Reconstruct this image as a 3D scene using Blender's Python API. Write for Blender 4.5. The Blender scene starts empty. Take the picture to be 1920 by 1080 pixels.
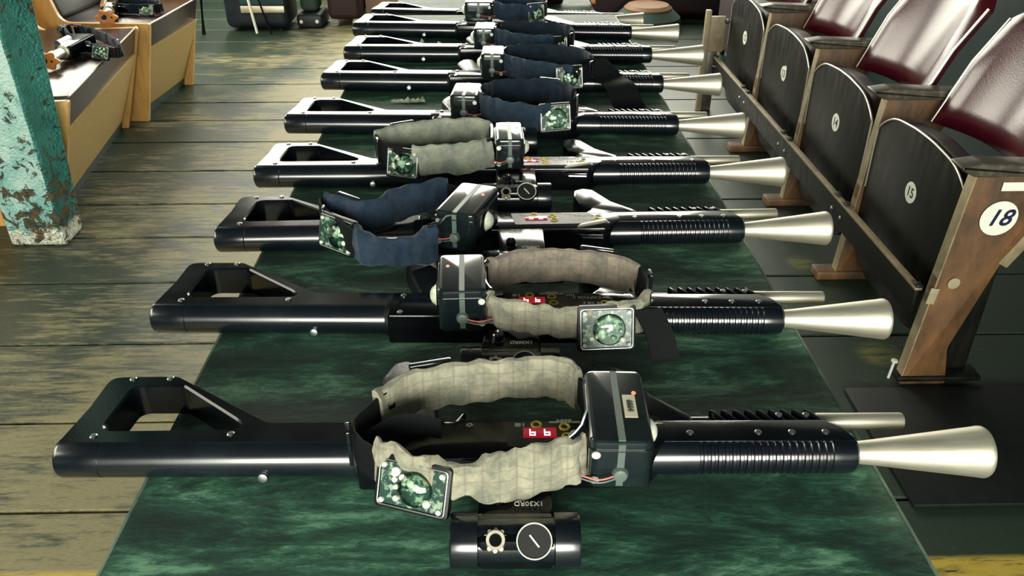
import bpy, bmesh, math, random
from mathutils import Vector, Matrix, noise
random.seed(7)
C = bpy.context.scene.collection
PI = math.pi
TZ = .73                                    # height of the table top

# ------------------------------------------------------------------ camera, world, light, exposure
cam_d = bpy.data.cameras.new('camera'); cam_d.sensor_width = 36; cam_d.lens = 36*1550/1920
cam_d.clip_start = .02; cam_d.clip_end = 100
cam = bpy.data.objects.new('camera', cam_d); C.objects.link(cam)
cam.location = (0, 0, 1.372)
cam.rotation_euler = Vector((.018197, .861442, -.50753)).to_track_quat('-Z', 'Y').to_euler()
bpy.context.scene.camera = cam

vs = bpy.context.scene.view_settings
vs.view_transform = 'Standard'; vs.look = 'None'; vs.gamma = 1; vs.exposure = .30
vs.use_curve_mapping = False

w = bpy.data.worlds.new('world'); bpy.context.scene.world = w; w.use_nodes = True
w.node_tree.nodes['Background'].inputs[0].default_value = (.75, .92, .82, 1)
w.node_tree.nodes['Background'].inputs[1].default_value = .2

def window_light(name, loc, aim, sx, sy, power, col):
    d = bpy.data.lights.new(name, 'AREA'); d.shape = 'RECTANGLE'; d.size = sx; d.size_y = sy
    d.energy = power; d.color = col
    o = bpy.data.objects.new(name, d); C.objects.link(o); o.location = loc
    o.rotation_euler = (Vector(aim)-Vector(loc)).to_track_quat('-Z', 'Y').to_euler()
    return o
DAY = (1, .97, .82)
window_light('daylight_far', (.0, 7.32, 2.2), (.0, 2.2, 1.2), 4.5, 2.2, 290, DAY)
window_light('daylight_left', (-3.05, 5.2, 1.9), (-1.2, 5.3, .2), 2.8, 1.1, 120, DAY)
window_light('daylight_left_near', (-3.05, .9, 2.1), (0, 1.1, .8), 2.2, .8, 35, DAY)
window_light('daylight_back', (0, -2.9, 1.62), (0, 1, .8), 3.2, 1.45, 250, (1, 1, .88))

# ------------------------------------------------------------------ materials
def nt(name):
    m = bpy.data.materials.new(name); m.use_nodes = True
    t = m.node_tree; return m, t, t.nodes['Principled BSDF']
def col4(c): return (c[0], c[1], c[2], 1)
def mat(name, c, rough=.5, metal=0., c2=None, scale=30., amt=.5, bump=0., bscale=200., stretch=(1, 1, 1), spec=.5, coat=0., rvar=0., lo=.4, hi=.65, emit=None, alpha=None, trans=0.):
    m, t, b = nt(name); N = t.nodes; L = t.links
    b.inputs['Base Color'].default_value = col4(c); b.inputs['Roughness'].default_value = rough
    b.inputs['Metallic'].default_value = metal; b.inputs['Specular IOR Level'].default_value = spec
    b.inputs['Coat Weight'].default_value = coat; b.inputs['Coat Roughness'].default_value = .16
    b.inputs['Transmission Weight'].default_value = trans
    if emit:
        b.inputs['Emission Color'].default_value = col4(emit[0]); b.inputs['Emission Strength'].default_value = emit[1]
    tc = N.new('ShaderNodeTexCoord'); mp = N.new('ShaderNodeMapping'); mp.inputs['Scale'].default_value = stretch
    L.new(tc.outputs['Object'], mp.inputs[0])
    nz = N.new('ShaderNodeTexNoise'); nz.inputs['Scale'].default_value = scale; nz.inputs['Detail'].default_value = 6
    nz.inputs['Roughness'].default_value = .6
    L.new(mp.outputs[0], nz.inputs['Vector'])
    cr = N.new('ShaderNodeMapRange'); cr.inputs[1].default_value = lo; cr.inputs[2].default_value = hi
    L.new(nz.outputs['Fac'], cr.inputs[0])
    if c2 is None: c2 = tuple(x*.75 for x in c)
    mx = N.new('ShaderNodeMix'); mx.data_type = 'RGBA'
    mx.inputs[6].default_value = col4(c); mx.inputs[7].default_value = col4(c2)
    mu = N.new('ShaderNodeMath'); mu.operation = 'MULTIPLY'; mu.inputs[1].default_value = amt
    L.new(cr.outputs[0], mu.inputs[0]); L.new(mu.outputs[0], mx.inputs[0]); L.new(mx.outputs[2], b.inputs['Base Color'])
    if rvar:
        ma = N.new('ShaderNodeMath'); ma.operation = 'MULTIPLY_ADD'; ma.inputs[1].default_value = rvar; ma.inputs[2].default_value = rough
        L.new(cr.outputs[0], ma.inputs[0]); L.new(ma.outputs[0], b.inputs['Roughness'])
    if bump:
        n2 = N.new('ShaderNodeTexNoise'); n2.inputs['Scale'].default_value = bscale; n2.inputs['Detail'].default_value = 4
        L.new(mp.outputs[0], n2.inputs['Vector'])
        bp = N.new('ShaderNodeBump'); bp.inputs['Strength'].default_value = bump; bp.inputs['Distance'].default_value = .002
        L.new(n2.outputs['Fac'], bp.inputs['Height']); L.new(bp.outputs[0], b.inputs['Normal'])
    return m

M = {}
M['gun'] = mat('black anodised metal', (.002, .0025, .004), .12, c2=(.006, .008, .010), scale=14, amt=.6, spec=.42, rvar=.05, bump=.03, bscale=400)
M['gun_tube'] = mat('black glossy tube', (.0025, .004, .007), .20, c2=(.005, .009, .013), scale=9, amt=.5, spec=.8, coat=.6, rvar=.08)
M['gun_matte'] = mat('black matte plastic', (.004, .005, .006), .45, scale=40, spec=.4)
M['grip'] = mat('black rubber grip', (.005, .006, .007), .33, scale=60, bump=.2, bscale=500, spec=.5)
M['silver'] = mat('brushed aluminium', (.74, .70, .57), .42, metal=.85, c2=(.60, .58, .49), scale=10, amt=.5, stretch=(1, 12, 12), rvar=.12)
M['chrome'] = mat('bright steel', (.75, .76, .72), .16, metal=1., scale=40)
M['screw'] = mat('zinc screw', (.42, .45, .42), .3, metal=1., scale=80)
M['ring'] = mat('yellow button ring', (.90, .72, .12), .4, scale=60)
M['print'] = mat('pale print', (.62, .66, .58), .6, scale=60)
M['print_dim'] = mat('dim grey print', (.16, .22, .2), .6, scale=60)
M['panel'] = mat('control panel film', (.012, .013, .015), .24, scale=60, spec=.5, rvar=.06)
M['display'] = mat('red display glass', (.10, .003, .008), .2, scale=60, emit=((1, .03, .07), .22))
M['digit'] = mat('lit red digit', (1, .3, .3), .3, scale=60, emit=((1, .32, .34), 3.2))
M['led'] = mat('lit led', (1, .2, .15), .3, scale=60, emit=((1, .12, .06), 1.6))
M['strap'] = mat('black strap', (.003, .004, .005), .75, spec=.2, scale=200, bump=.4, bscale=700)
M['box'] = mat('dark clear plastic box', (.006, .010, .012), .13, c2=(.012, .022, .022), scale=25, amt=.5, spec=.7, coat=.4)
M['foil'] = mat('frosted seam strip', (.10, .14, .12), .4, scale=60)
M['label'] = mat('yellowed label', (.55, .53, .38), .6, c2=(.42, .4, .28), scale=80, amt=.5)
M['ink'] = mat('black ink', (.006, .006, .01), .6, scale=80)
M['pcb'] = mat('green circuit board', (.02, .055, .04), .25, c2=(.30, .40, .30), scale=130, amt=.9, lo=.5, hi=.6, spec=.7)
M['white_plastic'] = mat('pale diffuser', (.85, .88, .72), .25, c2=(.4, .55, .40), scale=120, amt=.7, spec=.8)
M['wire_red'] = mat('red wire', (.5, .1, .07), .4, scale=90)
M['wire_black'] = mat('green grey wire', (.05, .08, .07), .4, scale=90)
M['orange'] = mat('orange plastic', (.78, .27, .06), .35, scale=60)
M['rubber'] = mat('black rubber', (.006, .007, .008), .6, scale=60)

def fabric(name, c, c2, plaid=None):
    m, t, b = nt(name); N = t.nodes; L = t.links
    b.inputs['Roughness'].default_value = .9; b.inputs['Specular IOR Level'].default_value = .15
    b.inputs['Sheen Weight'].default_value = .15
    tc = N.new('ShaderNodeTexCoord')
    nz = N.new('ShaderNodeTexNoise'); nz.inputs['Scale'].default_value = 38; nz.inputs['Detail'].default_value = 8; nz.inputs['Roughness'].default_value = .7
    L.new(tc.outputs['Object'], nz.inputs['Vector'])
    mx = N.new('ShaderNodeMix'); mx.data_type = 'RGBA'; mx.inputs[6].default_value = col4(c); mx.inputs[7].default_value = col4(c2)
    cr = N.new('ShaderNodeMapRange'); cr.inputs[1].default_value = .38; cr.inputs[2].default_value = .64
    L.new(nz.outputs['Fac'], cr.inputs[0]); L.new(cr.outputs[0], mx.inputs[0])
    out = mx.outputs[2]
    if plaid:
        for ax, sc in ((0, 60), (2, 75)):
            sp = N.new('ShaderNodeSeparateXYZ'); L.new(tc.outputs['Object'], sp.inputs[0])
            a = N.new('ShaderNodeMath'); a.operation = 'MULTIPLY'; a.inputs[1].default_value = sc; L.new(sp.outputs[ax], a.inputs[0])
            f = N.new('ShaderNodeMath'); f.operation = 'FRACT'; L.new(a.outputs[0], f.inputs[0])
            g = N.new('ShaderNodeMath'); g.operation = 'LESS_THAN'; g.inputs[1].default_value = .14; L.new(f.outputs[0], g.inputs[0])
            h = N.new('ShaderNodeMath'); h.operation = 'MULTIPLY'; h.inputs[1].default_value = .35; L.new(g.outputs[0], h.inputs[0])
            m2 = N.new('ShaderNodeMix'); m2.data_type = 'RGBA'; L.new(h.outputs[0], m2.inputs[0]); L.new(out, m2.inputs[6]); m2.inputs[7].default_value = col4(plaid)
            out = m2.outputs[2]
    L.new(out, b.inputs['Base Color'])
    n2 = N.new('ShaderNodeTexNoise'); n2.inputs['Scale'].default_value = 900; n2.inputs['Detail'].default_value = 2
    L.new(tc.outputs['Object'], n2.inputs['Vector'])
    bp = N.new('ShaderNodeBump'); bp.inputs['Strength'].default_value = .5; bp.inputs['Distance'].default_value = .001
    L.new(n2.outputs['Fac'], bp.inputs['Height']); L.new(bp.outputs[0], b.inputs['Normal'])
    return m
M['grey_cloth'] = fabric('grey plaid cloth', (.36, .34, .25), (.17, .18, .135), plaid=(.16, .14, .12))
M['plaid_cloth'] = fabric('brown grey plaid cloth', (.26, .22, .17), (.11, .11, .095), plaid=(.16, .10, .09))
M['navy_cloth'] = fabric('navy cloth', (.020, .038, .062), (.009, .018, .034))
M['dark_navy_cloth'] = fabric('dark navy cloth', (.009, .018, .030), (.004, .009, .016))
M['plain_cloth'] = fabric('plain grey cloth', (.28, .29, .225), (.14, .17, .145))

def glass_mat():
    m, t, b = nt('clear plastic'); N = t.nodes; L = t.links
    tr = N.new('ShaderNodeBsdfTransparent'); tr.inputs[0].default_value = (.82, .95, .88, 1)
    gl = N.new('ShaderNodeBsdfGlossy'); gl.inputs['Roughness'].default_value = .06
    fr = N.new('ShaderNodeFresnel'); fr.inputs[0].default_value = 1.6
    mx = N.new('ShaderNodeMixShader'); L.new(fr.outputs[0], mx.inputs[0]); L.new(tr.outputs[0], mx.inputs[1]); L.new(gl.outputs[0], mx.inputs[2])
    L.new(mx.outputs[0], N['Material Output'].inputs[0]); return m
M['glass'] = glass_mat()

def floor_mat():
    m, t, b = nt('worn painted planks'); N = t.nodes; L = t.links
    b.inputs['Specular IOR Level'].default_value = .35
    tc = N.new('ShaderNodeTexCoord')
    def noise_n(scale, stretch, detail=8, rough=.65, dist=0.):
        mp = N.new('ShaderNodeMapping'); mp.inputs['Scale'].default_value = stretch; L.new(tc.outputs['Object'], mp.inputs[0])
        n = N.new('ShaderNodeTexNoise'); n.inputs['Scale'].default_value = scale; n.inputs['Detail'].default_value = detail
        n.inputs['Roughness'].default_value = rough; n.inputs['Distortion'].default_value = dist
        L.new(mp.outputs[0], n.inputs['Vector']); return n.outputs['Fac']
    def rng(v, a, c): 
        r = N.new('ShaderNodeMapRange'); r.inputs[1].default_value = a; r.inputs[2].default_value = c; L.new(v, r.inputs[0]); return r.outputs[0]
    def mixc(f, a, c):
        x = N.new('ShaderNodeMix'); x.data_type = 'RGBA'; L.new(f, x.inputs[0])
        for i, v in ((6, a), (7, c)):
            if isinstance(v, tuple): x.inputs[i].default_value = col4(v)
            else: L.new(v, x.inputs[i])
        return x.outputs[2]
    def mth(op, a, c):
        x = N.new('ShaderNodeMath'); x.operation = op; x.use_clamp = True
        for i, v in ((0, a), (1, c)):
            if isinstance(v, (int, float)): x.inputs[i].default_value = v
            else: L.new(v, x.inputs[i])
        return x.outputs[0]
    sp = N.new('ShaderNodeSeparateXYZ'); L.new(tc.outputs['Object'], sp.inputs[0])
    big = noise_n(2.2, (.7, 1, 1), 5)
    grain = noise_n(8, (.7, 6, 1), 12, .8, .25)
    fine = noise_n(60, (1, 10, 1), 6, .7)
    # bare pale wood mostly left of the table, more green paint towards both sides
    path = mth('MULTIPLY', rng(sp.outputs[0], .45, -.45), rng(sp.outputs[0], -2.3, -.9))
    s1 = mth('ADD', mth('MULTIPLY', big, .55), mth('MULTIPLY', grain, .75))
    s2 = mth('ADD', s1, mth('MULTIPLY', path, .20))
    bare = rng(s2, .765, .87)
    paint = mixc(rng(fine, .3, .7), (.010, .021, .015), (.032, .052, .033))
    wood = mixc(rng(fine, .25, .75), (.11, .105, .05), (.32, .28, .15))
    c = mixc(bare, paint, wood)
    # scraped pale specks
    spk = rng(noise_n(9, (1, 3, 1), 6, .7), .67, .74)
    c = mixc(mth('MULTIPLY', spk, .7), c, (.42, .40, .26))
    # yellow safety band across the floor near the camera
    yb = mth('MULTIPLY', rng(sp.outputs[1], 1.20, 1.185), rng(sp.outputs[1], 1.05, 1.07))
    yw = rng(grain, .40, .50)
    c = mixc(mth('MULTIPLY', mth('MULTIPLY', yb, yw), .9), c, (.50, .36, .06))
    # small worn yellow marks on the right side
    for (px_, py_, r_) in ((1.10, 1.93, .075), (1.05, 2.48, .06), (1.0, 1.72, .06)):
        cb = N.new('ShaderNodeVectorMath'); cb.operation = 'DISTANCE'; L.new(tc.outputs['Object'], cb.inputs[0]); cb.inputs[1].default_value = (px_, py_, 0)
        f = mth('MULTIPLY', rng(cb.outputs['Value'], r_, r_*.5), rng(grain, .42, .52))
        c = mixc(mth('MULTIPLY', f, .55), c, (.20, .20, .05))
    L.new(c, b.inputs['Base Color'])
    rr = N.new('ShaderNodeMapRange'); L.new(bare, rr.inputs[0]); rr.inputs[3].default_value = .36; rr.inputs[4].default_value = .52
    L.new(rr.outputs[0], b.inputs['Roughness'])
    bp = N.new('ShaderNodeBump'); bp.inputs['Strength'].default_value = .35; bp.inputs['Distance'].default_value = .004
    L.new(mth('ADD', grain, mth('MULTIPLY', fine, .4)), bp.inputs['Height']); L.new(bp.outputs[0], b.inputs['Normal'])
    return m
M['floor'] = floor_mat()

def table_mat():
    m, t, b = nt('mottled green leathercloth'); N = t.nodes; L = t.links
    tc = N.new('ShaderNodeTexCoord'); mp = N.new('ShaderNodeMapping'); mp.inputs['Rotation'].default_value = (0, 0, -.42); mp.inputs['Scale'].default_value = (1, 3.6, 1)
    L.new(tc.outputs['Object'], mp.inputs[0])
    def nse(sc, d=8, r=.7, dist=.6, vec=None):
        n = N.new('ShaderNodeTexNoise'); n.inputs['Scale'].default_value = sc; n.inputs['Detail'].default_value = d; n.inputs['Roughness'].default_value = r
        n.inputs['Distortion'].default_value = dist; L.new(vec or mp.outputs[0], n.inputs['Vector']); return n.outputs['Fac']
    a = nse(4.2); f = nse(24, 8, .85); fl = nse(120, 3, .6, 0., tc.outputs['Object'])
    ad = N.new('ShaderNodeMath'); ad.operation = 'MULTIPLY_ADD'; ad.inputs[1].default_value = .6; L.new(f, ad.inputs[0]); L.new(a, ad.inputs[2])
    # the near stretch is more crumpled and scuffed than the far one
    sp = N.new('ShaderNodeSeparateXYZ'); L.new(tc.outputs['Object'], sp.inputs[0])
    cr = N.new('ShaderNodeValToRGB'); e = cr.color_ramp
    e.elements[0].position = .62; e.elements[0].color = (.0045, .018, .013, 1)
    e.elements[1].position = .96; e.elements[1].color = (.12, .27, .17, 1)
    x = e.elements.new(.76); x.color = (.009, .040, .026, 1)
    x = e.elements.new(.86); x.color = (.028, .10, .06, 1)
    L.new(ad.outputs[0], cr.inputs[0])
    # pale scuffs: thin scratches
    mp2 = N.new('ShaderNodeMapping'); mp2.inputs['Rotation'].default_value = (0, 0, .5); mp2.inputs['Scale'].default_value = (1.2, 16, 1); L.new(tc.outputs['Object'], mp2.inputs[0])
    sc = nse(7, 3, .6, .3, mp2.outputs[0])
    r2 = N.new('ShaderNodeMapRange'); r2.inputs[1].default_value = .71; r2.inputs[2].default_value = .76; L.new(sc, r2.inputs[0])
    # worn pale edge strip on the right side
    ed = N.new('ShaderNodeMapRange'); ed.inputs[1].default_value = .36; ed.inputs[2].default_value = .43; L.new(sp.outputs[0], ed.inputs[0])
    ng = N.new('ShaderNodeMapRange'); ng.inputs[1].default_value = .46; ng.inputs[2].default_value = .62; L.new(nse(11, 6, .7, .4, tc.outputs['Object']), ng.inputs[0])
    me = N.new('ShaderNodeMath'); me.operation = 'MULTIPLY'; L.new(ed.outputs[0], me.inputs[0]); L.new(ng.outputs[0], me.inputs[1])
    mm = N.new('ShaderNodeMath'); mm.operation = 'MAXIMUM'; L.new(me.outputs[0], mm.inputs[0]); L.new(r2.outputs[0], mm.inputs[1])
    m5 = N.new('ShaderNodeMath'); m5.operation = 'MULTIPLY'; m5.inputs[1].default_value = .55; L.new(mm.outputs[0], m5.inputs[0])
    mx = N.new('ShaderNodeMix'); mx.data_type = 'RGBA'; L.new(m5.outputs[0], mx.inputs[0]); L.new(cr.outputs[0], mx.inputs[6]); mx.inputs[7].default_value = (.20, .32, .22, 1)
    L.new(mx.outputs[2], b.inputs['Base Color'])
    b.inputs['Roughness'].default_value = .62; b.inputs['Specular IOR Level'].default_value = .3
    h = N.new('ShaderNodeMath'); h.operation = 'MULTIPLY_ADD'; h.inputs[1].default_value = .15; L.new(fl, h.inputs[0]); L.new(ad.outputs[0], h.inputs[2])
    bp = N.new('ShaderNodeBump'); bp.inputs['Strength'].default_value = .55; bp.inputs['Distance'].default_value = .006; L.new(h.outputs[0], bp.inputs['Height']); L.new(bp.outputs[0], b.inputs['Normal'])
    return m
M['table'] = table_mat()
M['table_edge'] = mat('worn table edge', (.16, .22, .16), .55, c2=(.05, .09, .06), scale=20, amt=.8)
M['steel_leg'] = mat('grey steel leg', (.05, .06, .06), .4, metal=.8)

def post_mat():
    m, t, b = nt('peeling teal paint'); N = t.nodes; L = t.links
    tc = N.new('ShaderNodeTexCoord')
    def nse(sc, d=6, r=.65, dist=.4, st=(1, 1, 1)):
        mp = N.new('ShaderNodeMapping'); mp.inputs['Scale'].default_value = st; L.new(tc.outputs['Object'], mp.inputs[0])
        n = N.new('ShaderNodeTexNoise'); n.inputs['Scale'].default_value = sc; n.inputs['Detail'].default_value = d; n.inputs['Roughness'].default_value = r
        n.inputs['Distortion'].default_value = dist; L.new(mp.outputs[0], n.inputs['Vector']); return n.outputs['Fac']
    def rng(v, a, c, o0=0., o1=1.):
        r = N.new('ShaderNodeMapRange'); r.inputs[1].default_value = a; r.inputs[2].default_value = c; r.inputs[3].default_value = o0; r.inputs[4].default_value = o1; L.new(v, r.inputs[0]); return r.outputs[0]
    def mixc(f, a, c):
        x = N.new('ShaderNodeMix'); x.data_type = 'RGBA'; L.new(f, x.inputs[0])
        for i, v in ((6, a), (7, c)):
            if isinstance(v, tuple): x.inputs[i].default_value = col4(v)
            else: L.new(v, x.inputs[i])
        return x.outputs[2]
    def mth(op, a, c):
        x = N.new('ShaderNodeMath'); x.operation = op; x.use_clamp = True
        for i, v in ((0, a), (1, c)):
            if isinstance(v, (int, float)): x.inputs[i].default_value = v
            else: L.new(v, x.inputs[i])
        return x.outputs[0]
    sp = N.new('ShaderNodeSeparateXYZ'); L.new(tc.outputs['Object'], sp.inputs[0])
    low = rng(sp.outputs[2], .5, .02)
    n1 = nse(11); n2 = nse(19, 7, .7, .8)
    teal = mixc(rng(nse(6), .35, .65), (.015, .12, .10), (.05, .24, .20))
    pale = mixc(rng(nse(8), .4, .6), (.22, .47, .42), (.48, .68, .60))
    # the outer coat flakes off the middle of the faces and shows the pale undercoat
    fx = rng(sp.outputs[0], -.002, -.02)
    under = rng(mth('ADD', mth('MULTIPLY', n1, .5), mth('MULTIPLY', fx, .6)), .55, .60)
    c = mixc(under, teal, pale)
    bare = rng(mth('ADD', n2, mth('MULTIPLY', low, .16)), .60, .63)
    c = mixc(bare, c, mixc(rng(nse(30), .4, .6), (.035, .05, .03), (.14, .085, .045)))
    white = rng(mth('ADD', mth('MULTIPLY', n1, .5), mth('MULTIPLY', rng(sp.outputs[2], .2, 0.), .5)), .56, .60)
    c = mixc(mth('MULTIPLY', white, rng(n2, .56, .50)), c, (.78, .80, .66))
    L.new(c, b.inputs['Base Color']); b.inputs['Roughness'].default_value = .5
    v = N.new('ShaderNodeTexVoronoi'); v.inputs['Scale'].default_value = 115; L.new(tc.outputs['Object'], v.inputs['Vector'])
    hh = mth('SUBTRACT', mth('MULTIPLY', v.outputs['Distance'], .6), mth('MULTIPLY', bare, .5))
    bp = N.new('ShaderNodeBump'); bp.invert = True; bp.inputs['Strength'].default_value = .8; bp.inputs['Distance'].default_value = .004; L.new(v.outputs['Distance'], bp.inputs['Height'])
    bp2 = N.new('ShaderNodeBump'); bp2.invert = True; bp2.inputs['Strength'].default_value = .9; bp2.inputs['Distance'].default_value = .006; L.new(bare, bp2.inputs['Height']); L.new(bp.outputs[0], bp2.inputs['Normal'])
    L.new(bp2.outputs[0], b.inputs['Normal'])
    return m
M['post'] = post_mat()
M['wood_orange'] = mat('varnished orange wood', (.70, .40, .12), .35, c2=(.48, .25, .07), scale=7, amt=.7, stretch=(8, 8, 1), coat=.3)
M['ply'] = mat('speckled plywood panel', (.62, .42, .15), .5, c2=(.36, .25, .09), scale=160, amt=.7)
M['vinyl_dark'] = mat('dark aubergine vinyl', (.026, .012, .016), .27, c2=(.04, .018, .02), scale=12, spec=.6, bump=.15, bscale=240)
M['vinyl_back'] = mat('charcoal back vinyl', (.028, .036, .038), .45, scale=20)
M['kick'] = mat('dark kick board', (.03, .05, .04), .5, c2=(.06, .09, .06), scale=14, amt=.8)
M['burgundy'] = mat('burgundy leatherette', (.050, .004, .009), .22, c2=(.026, .003, .006), scale=9, spec=.5, bump=.12, bscale=260)
M['seat_shell'] = mat('black plywood shell', (.0045, .005, .004), .34, c2=(.009, .009, .006), scale=30, amt=.8, spec=.22, stretch=(1, 1, .3), rvar=.15)
M['piping'] = mat('silver piping', (.42, .40, .34), .3, scale=60, metal=.5)
M['seat_wood'] = mat('worn brown varnished wood', (.20, .095, .035), .5, c2=(.045, .026, .013), scale=6, amt=.9, stretch=(2, 2, .8), bump=.1, bscale=60, lo=.35, hi=.62)
M['seat_wood_edge'] = mat('pale worn wood edge', (.34, .28, .17), .5, c2=(.18, .14, .08), scale=16, amt=.8)
M['arm_wood'] = mat('dark worn armrest', (.06, .052, .038), .35, c2=(.22, .20, .15), scale=22, amt=.7, lo=.5, hi=.7)
M['badge'] = mat('white number disc', (.85, .86, .76), .5, c2=(.7, .7, .6), scale=40, amt=.3)
M['beige_disc'] = mat('faded beige sticker', (.38, .33, .21), .6, scale=40)
M['blue_ink'] = mat('dark blue ink', (.006, .012, .05), .5, scale=40)
M['slab_black'] = mat('black floor slab', (.0045, .006, .006), .6, c2=(.008, .012, .01), scale=40, spec=.25)
M['wall'] = mat('dark green wall paint', (.010, .032, .028), .5, c2=(.006, .018, .016), scale=4)
M['ceiling'] = mat('dark ceiling boards', (.012, .022, .018), .6, scale=4)
M['frame_paint'] = mat('white window frame', (.5, .52, .45), .5)
M['maroon'] = mat('dark maroon cloth', (.022, .006, .010), .6, scale=14)
M['tan'] = mat('tan lit floor', (.22, .11, .05), .6, c2=(.15, .07, .03), scale=12)  # warm tone painting the lit patch of floor
M['card'] = mat('pinkish cardboard', (.42, .27, .18), .7, c2=(.30, .19, .13), scale=8, amt=.8)
M['teal_cloth'] = mat('teal cloth', (.012, .045, .05), .7, c2=(.02, .07, .07), scale=14, amt=.8)
M['green_grey'] = mat('grey green cloth', (.035, .07, .055), .8, scale=14)
M['bag'] = mat('black bag', (.006, .008, .016), .5, c2=(.015, .03, .035), scale=7, amt=.6)

# ------------------------------------------------------------------ mesh helpers
class MB:
    def __init__(s): s.bm = bmesh.new()
    def box(s, lo, hi, bev=0., rot=None, piv=None, seg=2):
        lo = Vector(lo); hi = Vector(hi); c = (lo+hi)/2; d = hi-lo
        t = bmesh.new(); bmesh.ops.create_cube(t, size=1.)
        for v in t.verts: v.co = Vector((v.co.x*d.x, v.co.y*d.y, v.co.z*d.z))+c
        if bev: bmesh.ops.bevel(t, geom=t.edges[:], offset=min(bev, min(d)*.45), segments=seg, profile=.5, affect='EDGES')
        if rot: bmesh.ops.rotate(t, verts=t.verts, cent=Vector(piv) if piv is not None else c, matrix=rot)
        return s.merge(t)
    def merge(s, t):
        me = bpy.data.meshes.new('t'); t.to_mesh(me); t.free(); s.bm.from_mesh(me); bpy.data.meshes.remove(me); return s
    def lathe(s, a, ax, prof, n=28, ref=None):
        """rings of radius r at distance t from a along ax; prof = [(t, r)]"""
        a = Vector(a); ax = Vector(ax).normalized()
        u = ax.orthogonal().normalized() if ref is None else Vector(ref); v = ax.cross(u)
        bm = s.bm; prev = None
        for t, r in prof:
            c = a+ax*t
            ring = [bm.verts.new(c)] if r < 1e-6 else [bm.verts.new(c+(u*math.cos(k*2*PI/n)+v*math.sin(k*2*PI/n))*r) for k in range(n)]
            if prev:
                if len(ring) == 1 and len(prev) > 1:
                    for k in range(n): bm.faces.new((prev[k], prev[(k+1) % n], ring[0]))
                elif len(prev) == 1 and len(ring) > 1:
                    for k in range(n): bm.faces.new((prev[0], ring[(k+1) % n], ring[k]))
                elif len(ring) > 1:
                    for k in range(n): bm.faces.new((prev[k], prev[(k+1) % n], ring[(k+1) % n], ring[k]))
            prev = ring
        return s
    def prism(s, poly, z0, z1, hole=None, bev=0., frame=None, seg=2):
        """polygon (and hole) in a local XY plane, extruded z0..z1; frame maps to the wanted plane"""
        t = bmesh.new(); es = []
        for pl in ([poly] + ([hole] if hole else [])):
            vs_ = [t.verts.new((p[0], p[1], z1)) for p in pl]
            es += [t.edges.new((vs_[i], vs_[(i+1) % len(vs_)])) for i in range(len(vs_))]
        if hole:
            bmesh.ops.triangle_fill(t, edges=es, use_beauty=True)
        else:
            t.faces.new(t.verts[:])
        bmesh.ops.recalc_face_normals(t, faces=t.faces)
        if t.faces[0].normal.z < 0: bmesh.ops.reverse_faces(t, faces=t.faces[:])
        top = t.faces[:]
        r = bmesh.ops.extrude_face_region(t, geom=top)
        nv = [g for g in r['geom'] if isinstance(g, bmesh.types.BMVert)]
        # the extruded copy becomes the new top, the old one drops to z0
        for v in t.verts:
            if v not in nv: v.co.z = z0
        low = [f for f in t.faces if all(v not in nv for v in f.verts)]
        bmesh.ops.recalc_face_normals(t, faces=t.faces[:])
        if bev:
            ed = [e for e in t.edges if len(e.link_faces) == 2 and e.calc_face_angle(0) > 1.2 and abs(e.verts[0].co.z-e.verts[1].co.z) < 1e-7]
            bmesh.ops.bevel(t, geom=ed, offset=bev, segments=seg, profile=.5, affect='EDGES')
        if frame is not None: bmesh.ops.transform(t, matrix=frame, verts=t.verts)
        bmesh.ops.recalc_face_normals(t, faces=t.faces[:])
        return s.merge(t)
    def tube(s, pts, r, n=8, closed=False):
        pts = [Vector(p) for p in pts]; bm = s.bm; rings = []
        for i, p in enumerate(pts):
            d = (pts[min(i+1, len(pts)-1)]-pts[max(i-1, 0)]).normalized()
            u = d.cross(Vector((0, 0, 1)));
            if u.length < .1: u = d.cross(Vector((1, 0, 0)))
            u.normalize(); v = d.cross(u); rr = r[i] if isinstance(r, (list, tuple)) else r
            rings.append([bm.verts.new(p+(u*math.cos(k*2*PI/n)+v*math.sin(k*2*PI/n))*rr) for k in range(n)])
        for a, b in zip(rings, rings[1:]):
            for k in range(n): bm.faces.new((a[k], a[(k+1) % n], b[(k+1) % n], b[k]))
        if not closed:
            bm.faces.new(rings[0][::-1]); bm.faces.new(rings[-1])
        return s
    def strip(s, pts, z0, z1, th, wr=0., seed=0, taper=0., lean=None, puff=.35, n=12):
        """a padded band standing on edge along pts (xy); z0, z1 may be lists"""
        bm = s.bm; rings = []; m = len(pts)
        for i, p in enumerate(pts):
            a = pts[max(i-1, 0)]; b = pts[min(i+1, m-1)]
            d = Vector((b[0]-a[0], b[1]-a[1], 0)).normalized(); nrm = Vector((d.y, -d.x, 0))
            za = z0[i] if isinstance(z0, (list, tuple)) else z0; zb = z1[i] if isinstance(z1, (list, tuple)) else z1
            ring = []
            for k in range(n):
                an = 2*PI*k/n
                cx_ = math.copysign(abs(math.cos(an))**.6, math.cos(an)); cz_ = math.copysign(abs(math.sin(an))**.6, math.sin(an))
                q = Vector((p[0], p[1], (za+zb)/2+cz_*(zb-za)/2)) + nrm*(cx_*th/2)
                if lean is not None: q += nrm*lean*(cz_)
                if wr:
                    w_ = noise.noise(Vector((q.x*55+seed, q.y*55, q.z*28)))*wr + noise.noise(Vector((q.x*20+seed, q.y*20, q.z*70)))*wr*.8
                    fold = math.sin(i*.9+seed)*noise.noise(Vector((i*.22+seed, 0, cz_*.8)))*wr
                    q += nrm*(w_+fold); q.z += noise.noise(Vector((q.x*45, q.y*45+seed, 3)))*wr*1.2
                ring.append(bm.verts.new(q))
            rings.append(ring)
        for a, b in zip(rings, rings[1:]):
            for k in range(n): bm.faces.new((a[k], a[(k+1) % n], b[(k+1) % n], b[k]))
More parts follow.
